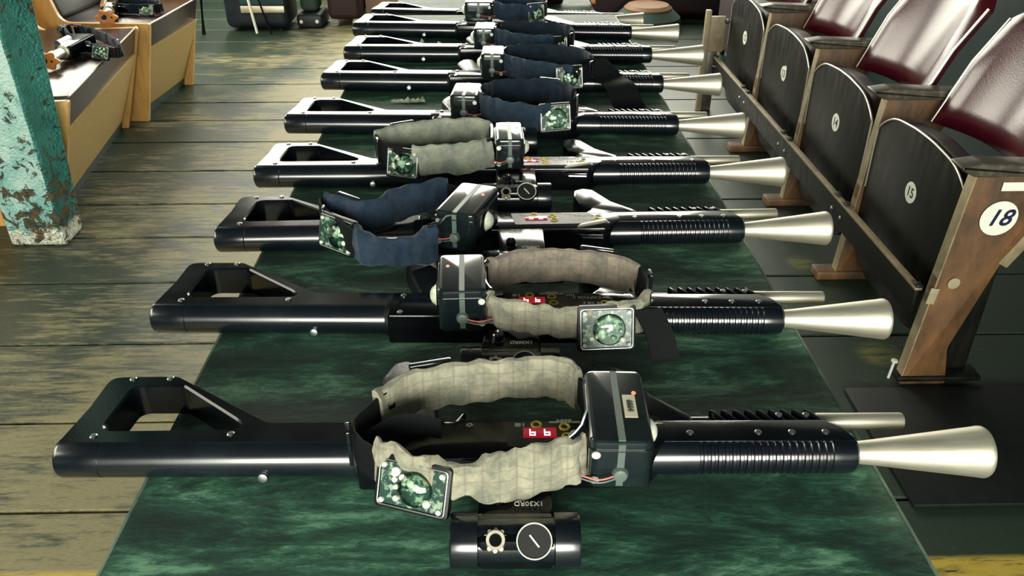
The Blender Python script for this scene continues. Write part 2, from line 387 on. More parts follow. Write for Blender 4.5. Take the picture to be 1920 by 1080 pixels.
        bm.faces.new(rings[0][::-1]); bm.faces.new(rings[-1])
        return s
    def xf(s, mtx): bmesh.ops.transform(s.bm, matrix=mtx, verts=s.bm.verts); return s
    def build(s, name, m, parent=None, smooth=28):
        bmesh.ops.recalc_face_normals(s.bm, faces=s.bm.faces[:])
        me = bpy.data.meshes.new(name); s.bm.to_mesh(me); s.bm.free()
        if isinstance(m, (list, tuple)):
            for x in m: me.materials.append(x)
        else: me.materials.append(m)
        if smooth:
            me.shade_smooth(); me.set_sharp_from_angle(angle=math.radians(smooth))
        o = bpy.data.objects.new(name, me); C.objects.link(o)
        if parent: o.parent = parent
        return o

def tag(o, label=None, cat=None, group=None, kind=None):
    if label: o['label'] = label
    if cat: o['category'] = cat
    if group: o['group'] = group
    if kind: o['kind'] = kind
    return o
def empty(name, loc=(0, 0, 0), rz=0.):
    o = bpy.data.objects.new(name, None); C.objects.link(o); o.empty_display_size = .05
    o.location = loc; o.rotation_euler = (0, 0, rz); return o
def copy_tree(o, parent=None):
    c = o.copy(); C.objects.link(c); c.parent = parent
    for ch in list(o.children): copy_tree(ch, c)
    return c
def text_obj(name, s_, size, m, parent, mtx, shear=0., bold=0., ext=.0003, align='CENTER'):
    cu = bpy.data.curves.new(name, 'FONT'); cu.body = s_; cu.size = size; cu.align_x = align; cu.align_y = 'CENTER'
    cu.extrude = ext; cu.shear = shear; cu.offset = bold; cu.resolution_u = 3
    to = bpy.data.objects.new(name, cu); C.objects.link(to)
    dg = bpy.context.evaluated_depsgraph_get(); me = bpy.data.meshes.new_from_object(to.evaluated_get(dg))
    bpy.data.objects.remove(to); me.transform(mtx)
    me.materials.clear(); me.materials.append(m)
    o = bpy.data.objects.new(name, me); C.objects.link(o)
    if parent: o.parent = parent
    return o
def rpoly(pts, r, n=5):
    """round the corners of a polygon; r one radius or one each"""
    out = []; m = len(pts)
    for i in range(m):
        p = Vector(pts[i][:2]); a = Vector(pts[i-1][:2]); b = Vector(pts[(i+1) % m][:2])
        rr = r[i] if isinstance(r, (list, tuple)) else r
        da = (a-p); db = (b-p); la, lb = da.length, db.length; da.normalize(); db.normalize()
        ang = da.angle(db); k = min(rr/math.tan(ang/2) if ang > .05 else 0, la*.48, lb*.48)
        if rr <= 0 or abs(ang-PI) < .05: out.append(tuple(p)); continue
        p0 = p+da*k; p1 = p+db*k
        for j in range(n+1):
            t = j/n; q = p0*(1-t)**2+p*2*t*(1-t)+p1*t*t; out.append(tuple(q))
    return out
def crom(pts, per=8, closed=False):
    P_ = [Vector(p) for p in pts]; m = len(P_); out = []
    rng_ = range(m if closed else m-1)
    for i in rng_:
        g = lambda k: P_[k % m] if closed else P_[max(0, min(m-1, k))]
        p0, p1, p2, p3 = g(i-1), g(i), g(i+1), g(i+2)
        for j in range(per):
            t = j/per
            out.append(.5*((2*p1)+(-p0+p2)*t+(2*p0-5*p1+4*p2-p3)*t*t+(-p0+3*p1-3*p2+p3)*t**3))
    if not closed: out.append(P_[-1])
    return out
def T(*a): return Matrix.Translation(Vector(a))
def R(ang, ax): return Matrix.Rotation(ang, 4, ax)

# ------------------------------------------------------------------ the room
def struct(mb, name, m): return tag(mb.build(name, m), kind='structure')
f = MB()
seams = [-3.0, -2.5, -2.0, -1.5, -1.0, -.6, -.3, .02, .36, .70, 1.03, 1.363, 1.674, 2.03, 2.39, 2.72, 3.01, 3.35, 3.70, 4.005, 4.29]
while seams[-1] < 7.3: seams.append(seams[-1]+.31+.04*random.random())
for a, b in zip(seams, seams[1:]):
    f.box((-3.2, a+.004, -.03), (2.4, b-.004, 0), bev=.004, seg=1)
f.box((-3.2, -3, -.05), (2.4, 7.6, -.012))
struct(f, 'floor', M['floor'])
struct(MB().box((-3.3, -3.1, 3.6), (2.5, 7.7, 3.7)), 'ceiling', M['ceiling'])
def wall_with_windows(name, axis, at, span, wins, thick=.1):
    """wall along an axis with rectangular openings; wins = [(a0, a1, z0, z1)]"""
    mb = MB(); xs = sorted({span[0], span[1]} | {w_[0] for w_ in wins} | {w_[1] for w_ in wins})
    def bx(a0, a1, z0, z1):
        if axis == 'x': mb.box((a0, at, z0), (a1, at+thick, z1))
        else: mb.box((at, a0, z0), (at+thick, a1, z1))
    for a0, a1 in zip(xs, xs[1:]):
        w_ = [q for q in wins if q[0] <= a0+1e-6 and q[1] >= a1-1e-6]
        if w_: bx(a0, a1, 0, w_[0][2]); bx(a0, a1, w_[0][3], 3.6)
        else: bx(a0, a1, 0, 3.6)
    return struct(mb, name, M['wall'])
wall_with_windows('wall_back', 'x', 7.4, (-3.2, 2.4), [(-2.3, 2.3, .95, 3.4)])
wall_with_windows('wall_left', 'y', -3.3, (-3.1, 7.5), [(3.4, 6.6, 1.3, 2.5), (-.4, 2.2, 1.3, 2.5)])
wall_with_windows('wall_front', 'x', -3.15, (-3.2, 2.4), [(-1.8, 1.8, .8, 2.45)])
wall_with_windows('wall_right', 'y', 1.98, (-3.1, 7.5), [])
def win_frame(n, axis, at, a0, a1, z0, z1, bars):
    mb = MB()
    def bx(p0, p1, q0, q1):
        if axis == 'x': mb.box((p0, at, q0), (p1, at+.05, q1), bev=.004)
        else: mb.box((at, p0, q0), (at+.05, p1, q1), bev=.004)
    bx(a0, a1, z0, z0+.05); bx(a0, a1, z1-.05, z1)
    for k in range(bars+1):
        a = a0+(a1-a0-.05)*k/bars; bx(a, a+.05, z0, z1)
    o = struct(mb, 'window_%d' % n, M['frame_paint']); return o
win_frame(1, 'x', 7.42, -2.3, 2.3, .95, 3.4, 5)
win_frame(2, 'y', -3.28, 3.4, 6.6, 1.3, 2.5, 4)
win_frame(3, 'y', -3.28, -.4, 2.2, 1.3, 2.5, 3)
win_frame(4, 'x', -3.12, -1.8, 1.8, .8, 2.45, 4)

# ------------------------------------------------------------------ tables
def leg_frame(mb, x0, x1, y, h):
    mb.tube([(x0, y, 0), (x0, y, h)], .014, 10); mb.tube([(x1, y, 0), (x1, y, h)], .014, 10)
    mb.tube([(x0, y, .12), (x1, y, .12)], .011, 8)
t = tag(empty('table', (.017, 1.35, 0)), 'long dark green covered table carrying the row of laser guns', 'table')
MB().box((-.403, -1.45, TZ-.028), (.403, 1.62, TZ), bev=.004).build('tabletop', M['table'], t)
e = MB()
e.box((-.408, -1.45, TZ-.027), (-.4035, 1.62, TZ-.003), bev=.001); e.box((.4035, -1.45, TZ-.027), (.408, 1.62, TZ-.003), bev=.001)
e.build('edge_trim', M['table_edge'], t)
for yy in (-1.2, 1.35):
    mb = MB(); leg_frame(mb, -.33, .33, yy, TZ-.028); mb.build('leg_frame', M['steel_leg'], t)
t2 = tag(empty('side_table', (.0, 3.35, 0)), 'lower dark table behind the far end of the long green table', 'table')
MB().box((-.40, -.29, .635), (.40, .33, .657), bev=.004).build('tabletop', M['table'], t2)
for xx in (-.34, .34):
    for yy in (-.23, .27): MB().lathe((xx, yy, 0), (0, 0, 1), [(0, 0), (0, .013), (.635, .018), (.635, 0)], 12).build('leg', M['steel_leg'], t2)

# ------------------------------------------------------------------ laser gun, lying on its side; x along the barrel, y towards its underside
RT = .0225
def screw(parent, x, y, z, r=.0042, m='screw', dirv=(0, 0, 1)):
    q = MB().lathe((x, y, z-.001), dirv, [(0, 0), (0, r), (.0014, r), (.0024, r*.72), (.0024, r*.36), (.0012, r*.3), (.0012, 0)], 14)
    return q.build('screw', M[m], parent)

def make_scope(parent):
    """red dot sight beside the receiver, its top turned to the camera"""
    s_ = MB(); yc, zc = -.130, .031
    s_.lathe((.437, yc, zc), (1, 0, 0), [(0, .0195), (0, .0255), (.002, .0265), (.026, .0265), (.027, .0215), (.098, .0215), (.099, .0265), (.121, .0265), (.123, .0255), (.123, .0195), (.10, .0195), (.099, 0)], 32)
    o = s_.build('scope', M['gun_tube'], parent)
    MB().box((.462, yc-.020, zc-.021), (.536, yc+.019, zc+.019), bev=.006).build('scope_body', M['gun'], o)
    MB().box((.462, yc+.008, .020), (.536, -.028, .046), bev=.003).build('mount_block', M['gun'], o)
    b = MB(); b.box((.462, yc+.006, .043), (.534, yc+.016, .0505), bev=.002); b.build('mount_rail', M['gun_tube'], o)
    # windage turret with a slot and a small chromed ring, both on the top of the sight
    d = Vector((0, -.62, .78)).normalized(); a = Vector((.516, yc-.014, zc+.012))
    MB().lathe(a, d, [(0, 0), (0, .0155), (.008, .0165), (.012, .0165), (.013, .0155), (.013, 0)], 30).build('turret', M['rubber'], o)
    q = MB().lathe(a, d, [(.0118, .0158), (.0134, .0168), (.0142, .0166), (.0142, .0156), (.013, .0154)], 30); q.build('turret_rim', M['print'], o)
    fr = d.to_track_quat('Z', 'Y').to_matrix().to_4x4(); fr.translation = a+d*.0132
    MB().box((-.007, -.0008, 0), (.007, .0008, .0009)).xf(fr @ R(-.9, 'Z')).build('slot_mark', M['print'], o)
    a2 = Vector((.480, yc-.012, zc+.012)); q = MB(); q.lathe(a2, d, [(0, 0), (0, .010), (.005, .010), (.008, .0088), (.0105, .0088), (.0105, .0062), (.009, .006), (.009, 0)], 24)
    for k in range(10):
        an = k*2*PI/10; u = d.orthogonal().normalized(); v = d.cross(u); c_ = a2+(u*math.cos(an)+v*math.sin(an))*.0095
        q.lathe(c_, d, [(0, 0), (0, .0022), (.0055, .0022), (.0055, 0)], 8)
    q.build('battery_cap', M['silver'], o)
    MB().lathe(a2, d, [(.009, 0), (.0095, .0058), (.011, .005), (.011, 0)], 18).build('cap_centre', M['gun'], o)
    # clamp nut on the mount, standing up
    MB().lathe((.482, yc+.040, .042), (0, 0, 1), [(0, 0), (0, .009), (.005, .009), (.006, .0075), (.014, .0075), (.016, .006), (.013, .0045), (.013, 0)], 20).build('clamp_nut', M['gun_tube'], o)
    MB().lathe((.482, yc+.040, .0555), (0, 0, 1), [(0, .0062), (.0012, .0068), (.0022, .006)], 20).build('nut_ring', M['chrome'], o)
    text_obj('sight_print', '1X30RD', .0082, M['print'], o, T(.512, yc+.028, .0508) @ R(PI, 'Z'))
    MB().lathe((.4369, yc, zc), (1, 0, 0), [(.004, 0), (.004, .0195), (.006, .0195), (.006, 0)], 24).build('lens', M['box'], o)
    return o

def seg_digit(mb, x, y, h, z, segs):
    w_ = h*.6; t_ = h*.17
    S = {'a': ((0, h/2), (w_, h/2)), 'g': ((0, 0), (w_, 0)), 'd': ((0, -h/2), (w_, -h/2)), 'f': ((0, 0), (0, h/2)), 'e': ((0, -h/2), (0, 0)), 'b': ((w_, 0), (w_, h/2)), 'c': ((w_, -h/2), (w_, 0))}
    for k in segs:
        (x0, y0), (x1, y1) = S[k]
        mb.box((x+x0-t_/2, y+y0-t_/2, z), (x+x1+t_/2, y+y1+t_/2, z+.0005))

def make_gun():
    g = empty('laser_gun')
    # skeleton stock
    outer = rpoly([(.004, -.004), (.013, .060), (.015, .117), (.096, .118), (.224, .031), (.335, .031), (.335, -.004)], [.004, .05, .016, .018, .014, 0, 0])
    hole = rpoly([(.043, .018), (.050, .098), (.108, .098), (.208, .020)], [.014, .014, .012, .010])
    MB().prism(outer, .001, .045, hole=hole, bev=.0022, seg=1).build('stock', M['gun'], g)
    MB().lathe((0, 0, RT), (1, 0, 0), [(0, 0), (0, .010), (.0015, .0165), (.004, .0205), (.008, RT), (.050, RT), (.051, RT-.0007), (.052, RT), (.330, RT), (.330, 0)], 40).build('stock_tube', M['gun_tube'], g)
    # receiver, open guard and pistol grip
    rec = rpoly([(.331, -.031), (.331, .031), (.640, .031), (.668, .026), (.668, .0), (.640, -.031)], [.004, .004, .01, .004, .01, .01])
    MB().prism(rec, .0, .0455, bev=.003).build('receiver', M['gun'], g)
    MB().lathe((.326, 0, RT), (1, 0, 0), [(0, .020), (0, .0245), (.003, .0255), (.017, .0255), (.019, .0245), (.019, .020)], 36).build('collar', M['gun_matte'], g)
    MB().prism(rpoly([(.372, .026), (.338, .118), (.350, .150), (.368, .158), (.384, .146), (.412, .060), (.418, .026)], [.01, .02, .014, .014, .014, .02, .01]), .004, .041, bev=.009, seg=3).build('pistol_grip', M['grip'], g)
    MB().prism(rpoly([(.434, .028), (.431, .050), (.440, .066), (.444, .065), (.438, .050), (.445, .028)], .003), .018, .028, bev=.002).build('trigger', M['gun_tube'], g)
    guard = rpoly([(.600, .020), (.612, .034), (.626, .050), (.605, .066), (.599, .100), (.602, .126), (.618, .136), (.636, .128), (.662, .078), (.690, .050), (.700, .040), (.700, .020)], [0, .004, .006, .02, .03, .012, .012, .014, .03, .02, 0, 0])
    MB().prism(guard, .001, .044, bev=.004).build('hand_guard', M['gun'], g)
    # forend: plate, ribbed underside strip, grooved barrel tube
    MB().prism(rpoly([(.655, -.006), (.655, .030), (.845, .030), (.862, .018), (.874, -.006)], [0, 0, .01, .014, .006]), .002, .0452, bev=.0025).build('forend_plate', M['gun'], g)
    rb = MB(); rb.prism(rpoly([(.690, .027), (.690, .048), (.835, .048), (.852, .028)], [0, .006, .010, 0]), .002, .037, bev=.004)
    for k in range(9):
        x = .722+k*.0135
        rb.prism([(x, .0495), (x+.005, .0495), (x+.017, .029), (x+.012, .029)], .030, .0435, bev=.0012)
    rb.build('ribbed_forend', M['gun'], g)
    pr = [(0, 0), (0, .0222), (.005, RT), (.055, RT)]
    x = .058
    while x < .205:
        pr += [(x, RT), (x+.0012, RT-.0014), (x+.0036, RT-.0014), (x+.0048, RT)]; x += .0078
    pr += [(.222, RT), (.229, .0213), (.232, .018), (.232, 0)]
    MB().lathe((.641, 0, RT), (1, 0, 0), pr, 40).build('barrel_tube', M['gun_tube'], g)
    MB().lathe((.872, 0, RT), (1, 0, 0), [(0, 0), (0, .0118), (.004, .0122), (.020, .0138), (.135, .0276), (.140, .0284), (.143, .0284), (.145, .0274), (.139, .026), (.06, .012), (.06, 0)], 44).build('muzzle_cone', M['silver'], g)
    MB().lathe((.845, .047, .028), (1, 0, 0), [(0, 0), (0, .0095), (.098, .0095), (.100, .0088), (.100, .007), (.085, .007), (.085, 0)], 24).build('lower_barrel', M['silver'], g)
    # small hardware
    MB().lathe((.228, -.017, .012), (0, -.9, .2), [(0, 0), (0, .006), (.006, .0066), (.010, .005), (.011, 0)], 14).build('sling_stud', M['screw'], g)
    q = MB(); q.tube([(.585, -.028, .034), (.600, -.044, .036), (.632, -.046, .036)], .0045, 10); q.build('bolt_handle', M['gun_tube'], g)
    MB().prism([(.592, -.030), (.598, -.022), (.640, -.004), (.644, -.011)], .045, .050, bev=.0015).build('safety_lever', M['silver'], g)
    for x, y in ((.044, .111), (.088, .112), (.0405, .0075), (.189, .010), (.348, .022), (.348, -.022), (.450, .022)):
        screw(g, x, y, .0455)
    for x, y in ((.692, .008), (.767, .008), (.804, .008), (.841, .008)):
        screw(g, x, y, .0455)
    for x in (.799, .830): screw(g, x, .040, .0437, r=.004)
    make_scope(g)
    # control panel, printed upside down
    p = MB().prism(rpoly([(.492, -.014), (.486, .028), (.614, .028), (.650, -.014)], .003), .0452, .0461, bev=0).build('control_panel', M['panel'], g)
    for x, y in ((.524, .0215), (.555, .0175), (.557, .0015), (.628, .0015)):
        MB().lathe((x, y, .0460), (0, 0, 1), [(0, .0035), (.0012, .0038), (.0016, .0048), (.0012, .0062), (0, .0066)], 20).build('button', M['ring'], p)
    d = MB().box((.509, -.0005, .0460), (.5455, .0165, .0467), bev=.0006).build('display', M['display'], p)
    q = MB(); seg_digit(q, .5165, .008, .0088, .0468, 'fegcd'); seg_digit(q, .5325, .008, .0088, .0468, 'fegcd'); q.build('digits', M['digit'], d)
    q = MB(); q.box((.500, .0185, .0461), (.5065, .0245, .0464)); q.box((.5085, .0185, .0461), (.5105, .0245, .0464)); q.build('level_mark', M['print'], p)
    q = MB()
    for k in range(4): q.box((.5755+k*.0032, .0205, .0461), (.5772+k*.0032, .0245, .0464))
    q.box((.538, .0245, .0461), (.5725, .0272, .0464)); q.build('serial_strip', M['print'], p)
    text_obj('logo_print', 'CAPTOR II', .0085, M['print'], p, T(.604, .0165, .0462) @ R(PI, 'Z'))
    q = MB(); q.prism([(.624, .016), (.640, .012), (.634, .018), (.640, .0235), (.630, .0195)], .0461, .0464); q.build('bird_logo', M['print'], p)
    q = MB()
    for k, w_ in enumerate((.003, .005, .002, .004)): q.box((.598+k*.0062, -.001, .0461), (.598+k*.0062+w_, .004, .0464))
    q.build('setting_print', M['print'], p)
    return g

gun_rows = [(-.482, .697, -.0126), (-.479, .983, -.0265), (-.461, 1.222, .0162), (-.462, 1.485, 0.), (-.468, 1.786, -.0360),
            (-.445, 2.111, -.0533), (-.428, 2.378, -.0404), (-.445, 2.670, -.0764), (-.463, 3.217, -.1227)]
gun_labels = ['black laser gun nearest the camera, with the biggest silver cone and panel number 6664', 'black laser gun second from the camera, under the brown plaid headband', 'black laser gun third from the camera, under the twisted navy headband', 'black laser gun fourth from the camera, red display right of the plain grey headband', 'black laser gun fifth from the camera, under a navy headband with large clear sensor', 'black laser gun sixth from the camera, its barrel crossed by a wide hanging strap end', 'black laser gun seventh from the camera, just behind the one crossed by a wide strap', 'black laser gun eighth from the camera, farthest on the long green table', 'black laser gun lying alone on the lower side table at the far end']
proto = make_gun()
guns = []
for i, (x, y, a) in enumerate(gun_rows):
    g = proto if i == 0 else copy_tree(proto)
    g.location = (x, y, TZ if i < 8 else .657); g.rotation_euler = (0, 0, a)
    tag(g, gun_labels[i], 'laser gun', 'laser guns laid side by side'); guns.append(g)
# serial numbers differ from gun to gun
for i, num in ((0, '6664'), (1, '6666')):
    pan = [c for c in guns[i].children if c.name.startswith('control_panel')][0]
    text_obj('serial_number', num, .0085, M['print'], pan, T(.555, .0275, .0466) @ R(PI, 'Z'), bold=.0002)

# ------------------------------------------------------------------ headbands
def frame2(o, n, up=Vector((0, 0, 1))):
    """matrix with local x along the surface, y up, z = outward normal n"""
    n = Vector(n).normalized(); x = up.cross(n).normalized(); y = n.cross(x)
    m = Matrix((x, y, n)).transposed().to_4x4(); m.translation = Vector(o); return m

def make_window(parent, pos, nrm, w_=.044, h=.036, seed=0):
    """clear sensor housing with a round lens, board and four screws"""
    fr = frame2(pos, nrm); rnd = random.Random(seed)
    base = MB().prism(rpoly([(-w_/2-.004, -h/2-.004), (w_/2+.004, -h/2-.004), (w_/2+.004, h/2+.004), (-w_/2-.004, h/2+.004)], .006), -.006, .004, bev=.002).xf(fr).build('sensor_pod', M['gun_matte'], parent)
    MB().prism(rpoly([(-w_/2-.001, -h/2-.001), (w_/2+.001, -h/2-.001), (w_/2+.001, h/2+.001), (-w_/2-.001, h/2+.001)], .005), .004, .0056,
               hole=rpoly([(-w_/2+.001, -h/2+.001), (w_/2-.001, -h/2+.001), (w_/2-.001, h/2-.001), (-w_/2+.001, h/2-.001)], .004), bev=.0006).xf(fr).build('rim', M['screw'], base)
    bd = MB().box((-w_/2+.002, -h/2+.002, .0035), (w_/2-.002, h/2-.002, .0046))
    q = MB()
    for k in range(12):
        x, y = rnd.uniform(-.3, .3)*w_, rnd.uniform(-.3, .3)*h; r = rnd.uniform(.002, .0048)
        q.lathe((x, y, .0044), (0, 0, 1), [(0, r), (.003, r), (.0045, r*.6), (.005, 0)], 10)
    q.xf(fr).build('components', M['white_plastic'], base)
    for k in range(4):
        x, y = rnd.uniform(-.35, .35)*w_, rnd.uniform(-.35, .35)*h
        bd.box((x-.002, y-.0015, .0044), (x+.002, y+.0015, .007), bev=.0005)
    bd.xf(fr).build('circuit_board', M['pcb'], base)
    r = min(w_, h)*.40
    MB().lathe((0.003, -.001, .0046), (0, 0, 1), [(0, r), (.002, r*.97), (.005, r*.82), (.0075, r*.5), (.0085, 0)], 24).xf(fr).build('lens', M['glass'], base)
    for sx in (-1, 1):
        for sy in (-1, 1):
            MB().lathe((sx*(w_/2-.005), sy*(h/2-.005), .004), (0, 0, 1), [(0, .0028), (.003, .0028), (.0042, .0016), (.0042, 0)], 12).xf(fr).build('screw', M['print'], base)
    return base

def make_box(parent, cx, cy, z0, rz, w_, d, h, lens_side=1, bright=False, label=None):
    """battery and sensor box; local +y away from the camera, lens on the +x or -x end"""
    fr = T(cx, cy, z0) @ R(rz, 'Z')
    ins = .004
    mb = MB()
    lo = rpoly([(-w_/2, -d/2), (w_/2, -d/2), (w_/2, d/2), (-w_/2, d/2)], .010, 4)
    mb.prism(lo, 0, h, bev=.005, seg=3)
    o = mb.xf(fr).build('sensor_box', M['box'], parent)
    MB().prism(rpoly([(-w_/2-.0015, -d/2-.0015), (w_/2+.0015, -d/2-.0015), (w_/2+.0015, d/2+.0015), (-w_/2-.0015, d/2+.0015)], .010, 4), h*.80, h*.83, bev=.0006).xf(fr).build('lid_lip', M['box'], o)
    q = MB(); q.box((-.0035, -d/2-.0012, .006), (.0035, -d/2+.002, h-.003)); q.box((-.0035, -d/2+.002, h-.002), (.0035, d/2-.004, h+.0006)); q.xf(fr).build('seam_strip', M['foil'], o)
    if label:
        MB().box((.006, -.022, h-.001), (.019, .014, h+.0007)).xf(fr).build('paper_label', M['label'], o)
        text_obj('label_print', label, .009, M['ink'], o, fr @ T(.0125, -.004, h+.0009) @ R(-PI/2, 'Z'), bold=.0002)
    MB().lathe((0, -d/2, h*.35), (0, -1, .15), [(0, 0), (0, .0085), (.002, .0085), (.006, .0065), (.0075, 0)], 18).xf(fr).build('cable_gland', M['foil'], o)
    s_ = lens_side
    MB().lathe((s_*w_/2, -.006, h*.5), (s_, 0, 0), [(-.002, 0), (-.002, .0165), (.001, .0165), (.004, .014), (.009, .010), (.0115, .005), (.012, 0)], 24).xf(fr).build('dome_lens', M['white_plastic'], o)
    MB().lathe((s_*w_/2, -.006, h*.5), (s_, 0, 0), [(0, .0168), (.0025, .0178), (.003, .0168)], 24).xf(fr).build('lens_ring', M['gun_tube'], o)
    for z in (h*.22, h*.74): screw_o = MB().lathe((-s_*w_*.40, -d/2-.0005, z), (0, -1, 0), [(0, .0045), (.0015, .0045), (.0026, .003), (.0026, 0)], 12).xf(fr).build('rivet', M['print'], o)
    MB().lathe((s_*w_*.30, d*.15, h-.0005), (0, 0, 1), [(0, .0026), (.0014, .0022), (.0018, 0)], 12).xf(fr).build('status_light', M['led'], o)
    a = fr @ Vector((-s_*.004, -d/2-.004, h*.36)); b = fr @ Vector((-s_*w_*.62, -d/2-.003, h*.34)); c_ = (a+b)/2+Vector((0, -.004, -.002))
    MB().tube(crom([a, c_, b], 5), .0011, 6).build('red_wire', M['wire_red'], o)
    MB().tube([p_+Vector((0, 0, -.004)) for p_ in crom([a, c_, b], 5)], .0011, 6).build('grey_wire', M['wire_black'], o)
    return o

def headband(label, ring, near, end, far, cloth, box, win, seed=0, h=.056, zb=TZ+.0485, tail=None, cloth2=None, group='headbands resting on the guns', strapcol='strap', pinch=None):
    """ring: rim points in world metres from the box along the near side, round the end and back along the far side.
    near / far: (t0, t1) cloth sleeves, end: (t0, t1) bare strap, as fractions of the whole path"""
    pts = crom(ring, 10); m = len(pts); cx = sum(p[0] for p in ring)/len(ring); cy = sum(p[1] for p in ring)/len(ring)
    o0 = Vector((cx, cy, zb)); root = empty('sensor_headband', o0); tag(root, label, 'headband', group)
    inv = T(-cx, -cy, -zb)
    sub = lambda a, b: pts[int(a*(m-1)):int(b*(m-1))+1]
    zt = [zb+h]*m
    def seg(name, ab, th, z0, z1, mm, wr, lean=.0, par=root):
        ps = sub(*ab)
        if pinch and name == 'cloth_sleeve' and ab[0] < .1:
            # the cloth is bunched where it has been twisted
            n_ = len(ps); k_ = [math.exp(-((i/(n_-1)-pinch[0])/pinch[2])**2)*pinch[1] for i in range(n_)]
            slump = [-pinch[3]*math.sin(PI*min(1, i/(n_-1)*1.1)) for i in range(n_)]
            z0 = [z0+k*.5*h+sl for k, sl in zip(k_, slump)]; z1 = [z1-k*.5*h+sl*1.2 for k, sl in zip(k_, slump)]
            return MB().strip(ps, z0, z1, th*1.15, wr=wr*1.5, seed=seed+ab[0]*9, lean=lean).xf(inv).build(name, M[mm], par)
        return MB().strip(ps, z0, z1, th, wr=wr, seed=seed+ab[0]*9, lean=lean).xf(inv).build(name, M[mm], par)
    seg('inner_strap', (near[1]-.02, 1), .0012, zb+.010, zb+h-.010, 'strap', 0)
    a = seg('cloth_sleeve', near, .012, zb, zb+h, cloth, .0048, lean=.003)
    seg('cloth_sleeve', far, .012, zb, zb+h, cloth2 or cloth, .0042, lean=-.002)
    seg('end_strap', end, .006, zb+.004, zb+h*.9, strapcol, .001)
    # buckle on the end
    k = int((end[0]+end[1])/2*(m-1)); p_ = Vector((pts[k][0], pts[k][1], zb+h*.55)); nn = (p_-Vector((cx, cy, zb+h*.55))).normalized()
    fr = frame2(p_+nn*.004, nn)
    MB().prism(rpoly([(-.009, -h*.40), (.009, -h*.40), (.009, h*.42), (-.009, h*.42)], .003), 0, .004, hole=rpoly([(-.005, -h*.30), (.005, -h*.30), (.005, h*.32), (-.005, h*.32)], .002), bev=.001).xf(inv @ fr).build('buckle', M['gun_tube'], root)
    # plastic clip on the far sleeve
    k = int((far[0]*.7+far[1]*.3)*(m-1)); q_ = Vector((pts[k][0], pts[k][1], 0)); d_ = Vector((pts[k+1][0]-pts[k-1][0], pts[k+1][1]-pts[k-1][1], 0)).normalized()
    MB().box((-.024, -.003, 0), (.024, .005, .007), bev=.002).xf(inv @ T(q_.x, q_.y+.008, zb+h-.006) @ R(math.atan2(d_.y, d_.x), 'Z')).build('strap_clip', M['box'], root)
    bo = make_box(root, *box[:2], zb-.001, *box[2:])
    for ch in [bo]+list(bo.children): ch.data.transform(inv)
    wo = make_window(root, (win[0], win[1], zb+h*win[2]), win[3], win[4], win[5], seed=int(seed*7)+3)
    for ch in [wo]+list(wo.children): ch.data.transform(inv)
    if tail:
        q = MB(); tp = crom(tail[0], 6); q2 = []
        wv = Vector(tail[1])
        for p_ in tp: q2.append((Vector(p_)-wv/2, Vector(p_)+wv/2))
        bm = q.bm; up = Vector((0, 0, .0022)); prev = None
        for a_, b_ in q2:
            r_ = [bm.verts.new(a_), bm.verts.new(b_), bm.verts.new(b_+up), bm.verts.new(a_+up)]
            if prev:
                for k in range(4): bm.faces.new((prev[k], prev[(k+1) % 4], r_[(k+1) % 4], r_[k]))
            else: bm.faces.new(r_[::-1])
            prev = r_
        bm.faces.new(prev); q.xf(inv).build('strap_tail', M['strap'], root)
    # black edge cable curving round the inside of the box end
    ee = pts[int(.93*(m-1)):]+pts[:int(.06*(m-1))]
    ctr = Vector((cx, cy, 0))
    cab = [Vector((p_.x if hasattr(p_, 'x') else p_[0], p_[1], zb+h*.96)) for p_ in ee]
    MB().tube(cab, .0032, 8).xf(inv).build('edge_cable', M['gun_tube'], root)
    return root

def V2(l): return [Vector((a, b, 0)) for a, b in l]
headband('grey plaid headband nearest the camera, box with paper label at its right', V2([(.084, .640), (.064, .617), (.013, .600), (-.028, .596), (-.074, .602), (-.118, .618), (-.141, .638), (-.146, .662), (-.125, .700), (-.096, .734), (-.05, .748), (.010, .756), (.060, .760), (.086, .740), (.094, .705), (.092, .665)]),
         (.02, .34), (.30, .56), (.53, .88), 'grey_cloth', (.122, .668, -.04, .062, .118, .062, 1, False, '6664'), (-.083, .596, .36, (-.34, -1, .45), .070, .046), seed=1.3, pinch=(.60, .36, .14, .0),
         tail=([(-.135, .655, TZ+.075), (-.10, .668, TZ+.085), (-.06, .672, TZ+.075)], (0, .004, .022)))
headband('brown plaid headband over the second gun, box at its left and loose black flap right', V2([(-.014, .925), (.000, .902), (.046, .884), (.113, .880), (.165, .884), (.192, .908), (.199, .950), (.187, .985), (.141, 1.012), (.075, 1.022), (.022, 1.016), (-.010, .992), (-.022, .960)]),
         (.01, .42), (.40, .62), (.56, .93), 'grey_cloth', (-.046, .948, .03, .062, .100, .062, -1, False, None), (.137, .868, .40, (.05, -1, .30), .066, .052), seed=4.1, pinch=(.45, .12, .3, .003), cloth2='plaid_cloth',
         tail=([(.190, .880, TZ+.088), (.205, .862, TZ+.060), (.212, .850, TZ+.030)], (.036, .006, 0)))
headband('navy headband twisted over the third gun, lens of its box facing right', V2([(-.086, 1.106), (-.115, 1.092), (-.163, 1.078), (-.205, 1.094), (-.236, 1.133), (-.274, 1.190), (-.276, 1.215), (-.245, 1.205), (-.205, 1.185), (-.148, 1.240), (-.095, 1.272), (-.065, 1.262), (-.060, 1.210), (-.072, 1.150)]),
         (.02, .24), (.22, .50), (.47, .80), 'navy_cloth', (-.044, 1.178, -.34, .064, .115, .064, 1, False, None), (-.243, 1.140, .38, (-.75, -1, .28), .068, .050), seed=2.2, pinch=(.55, .22, .3, .006))
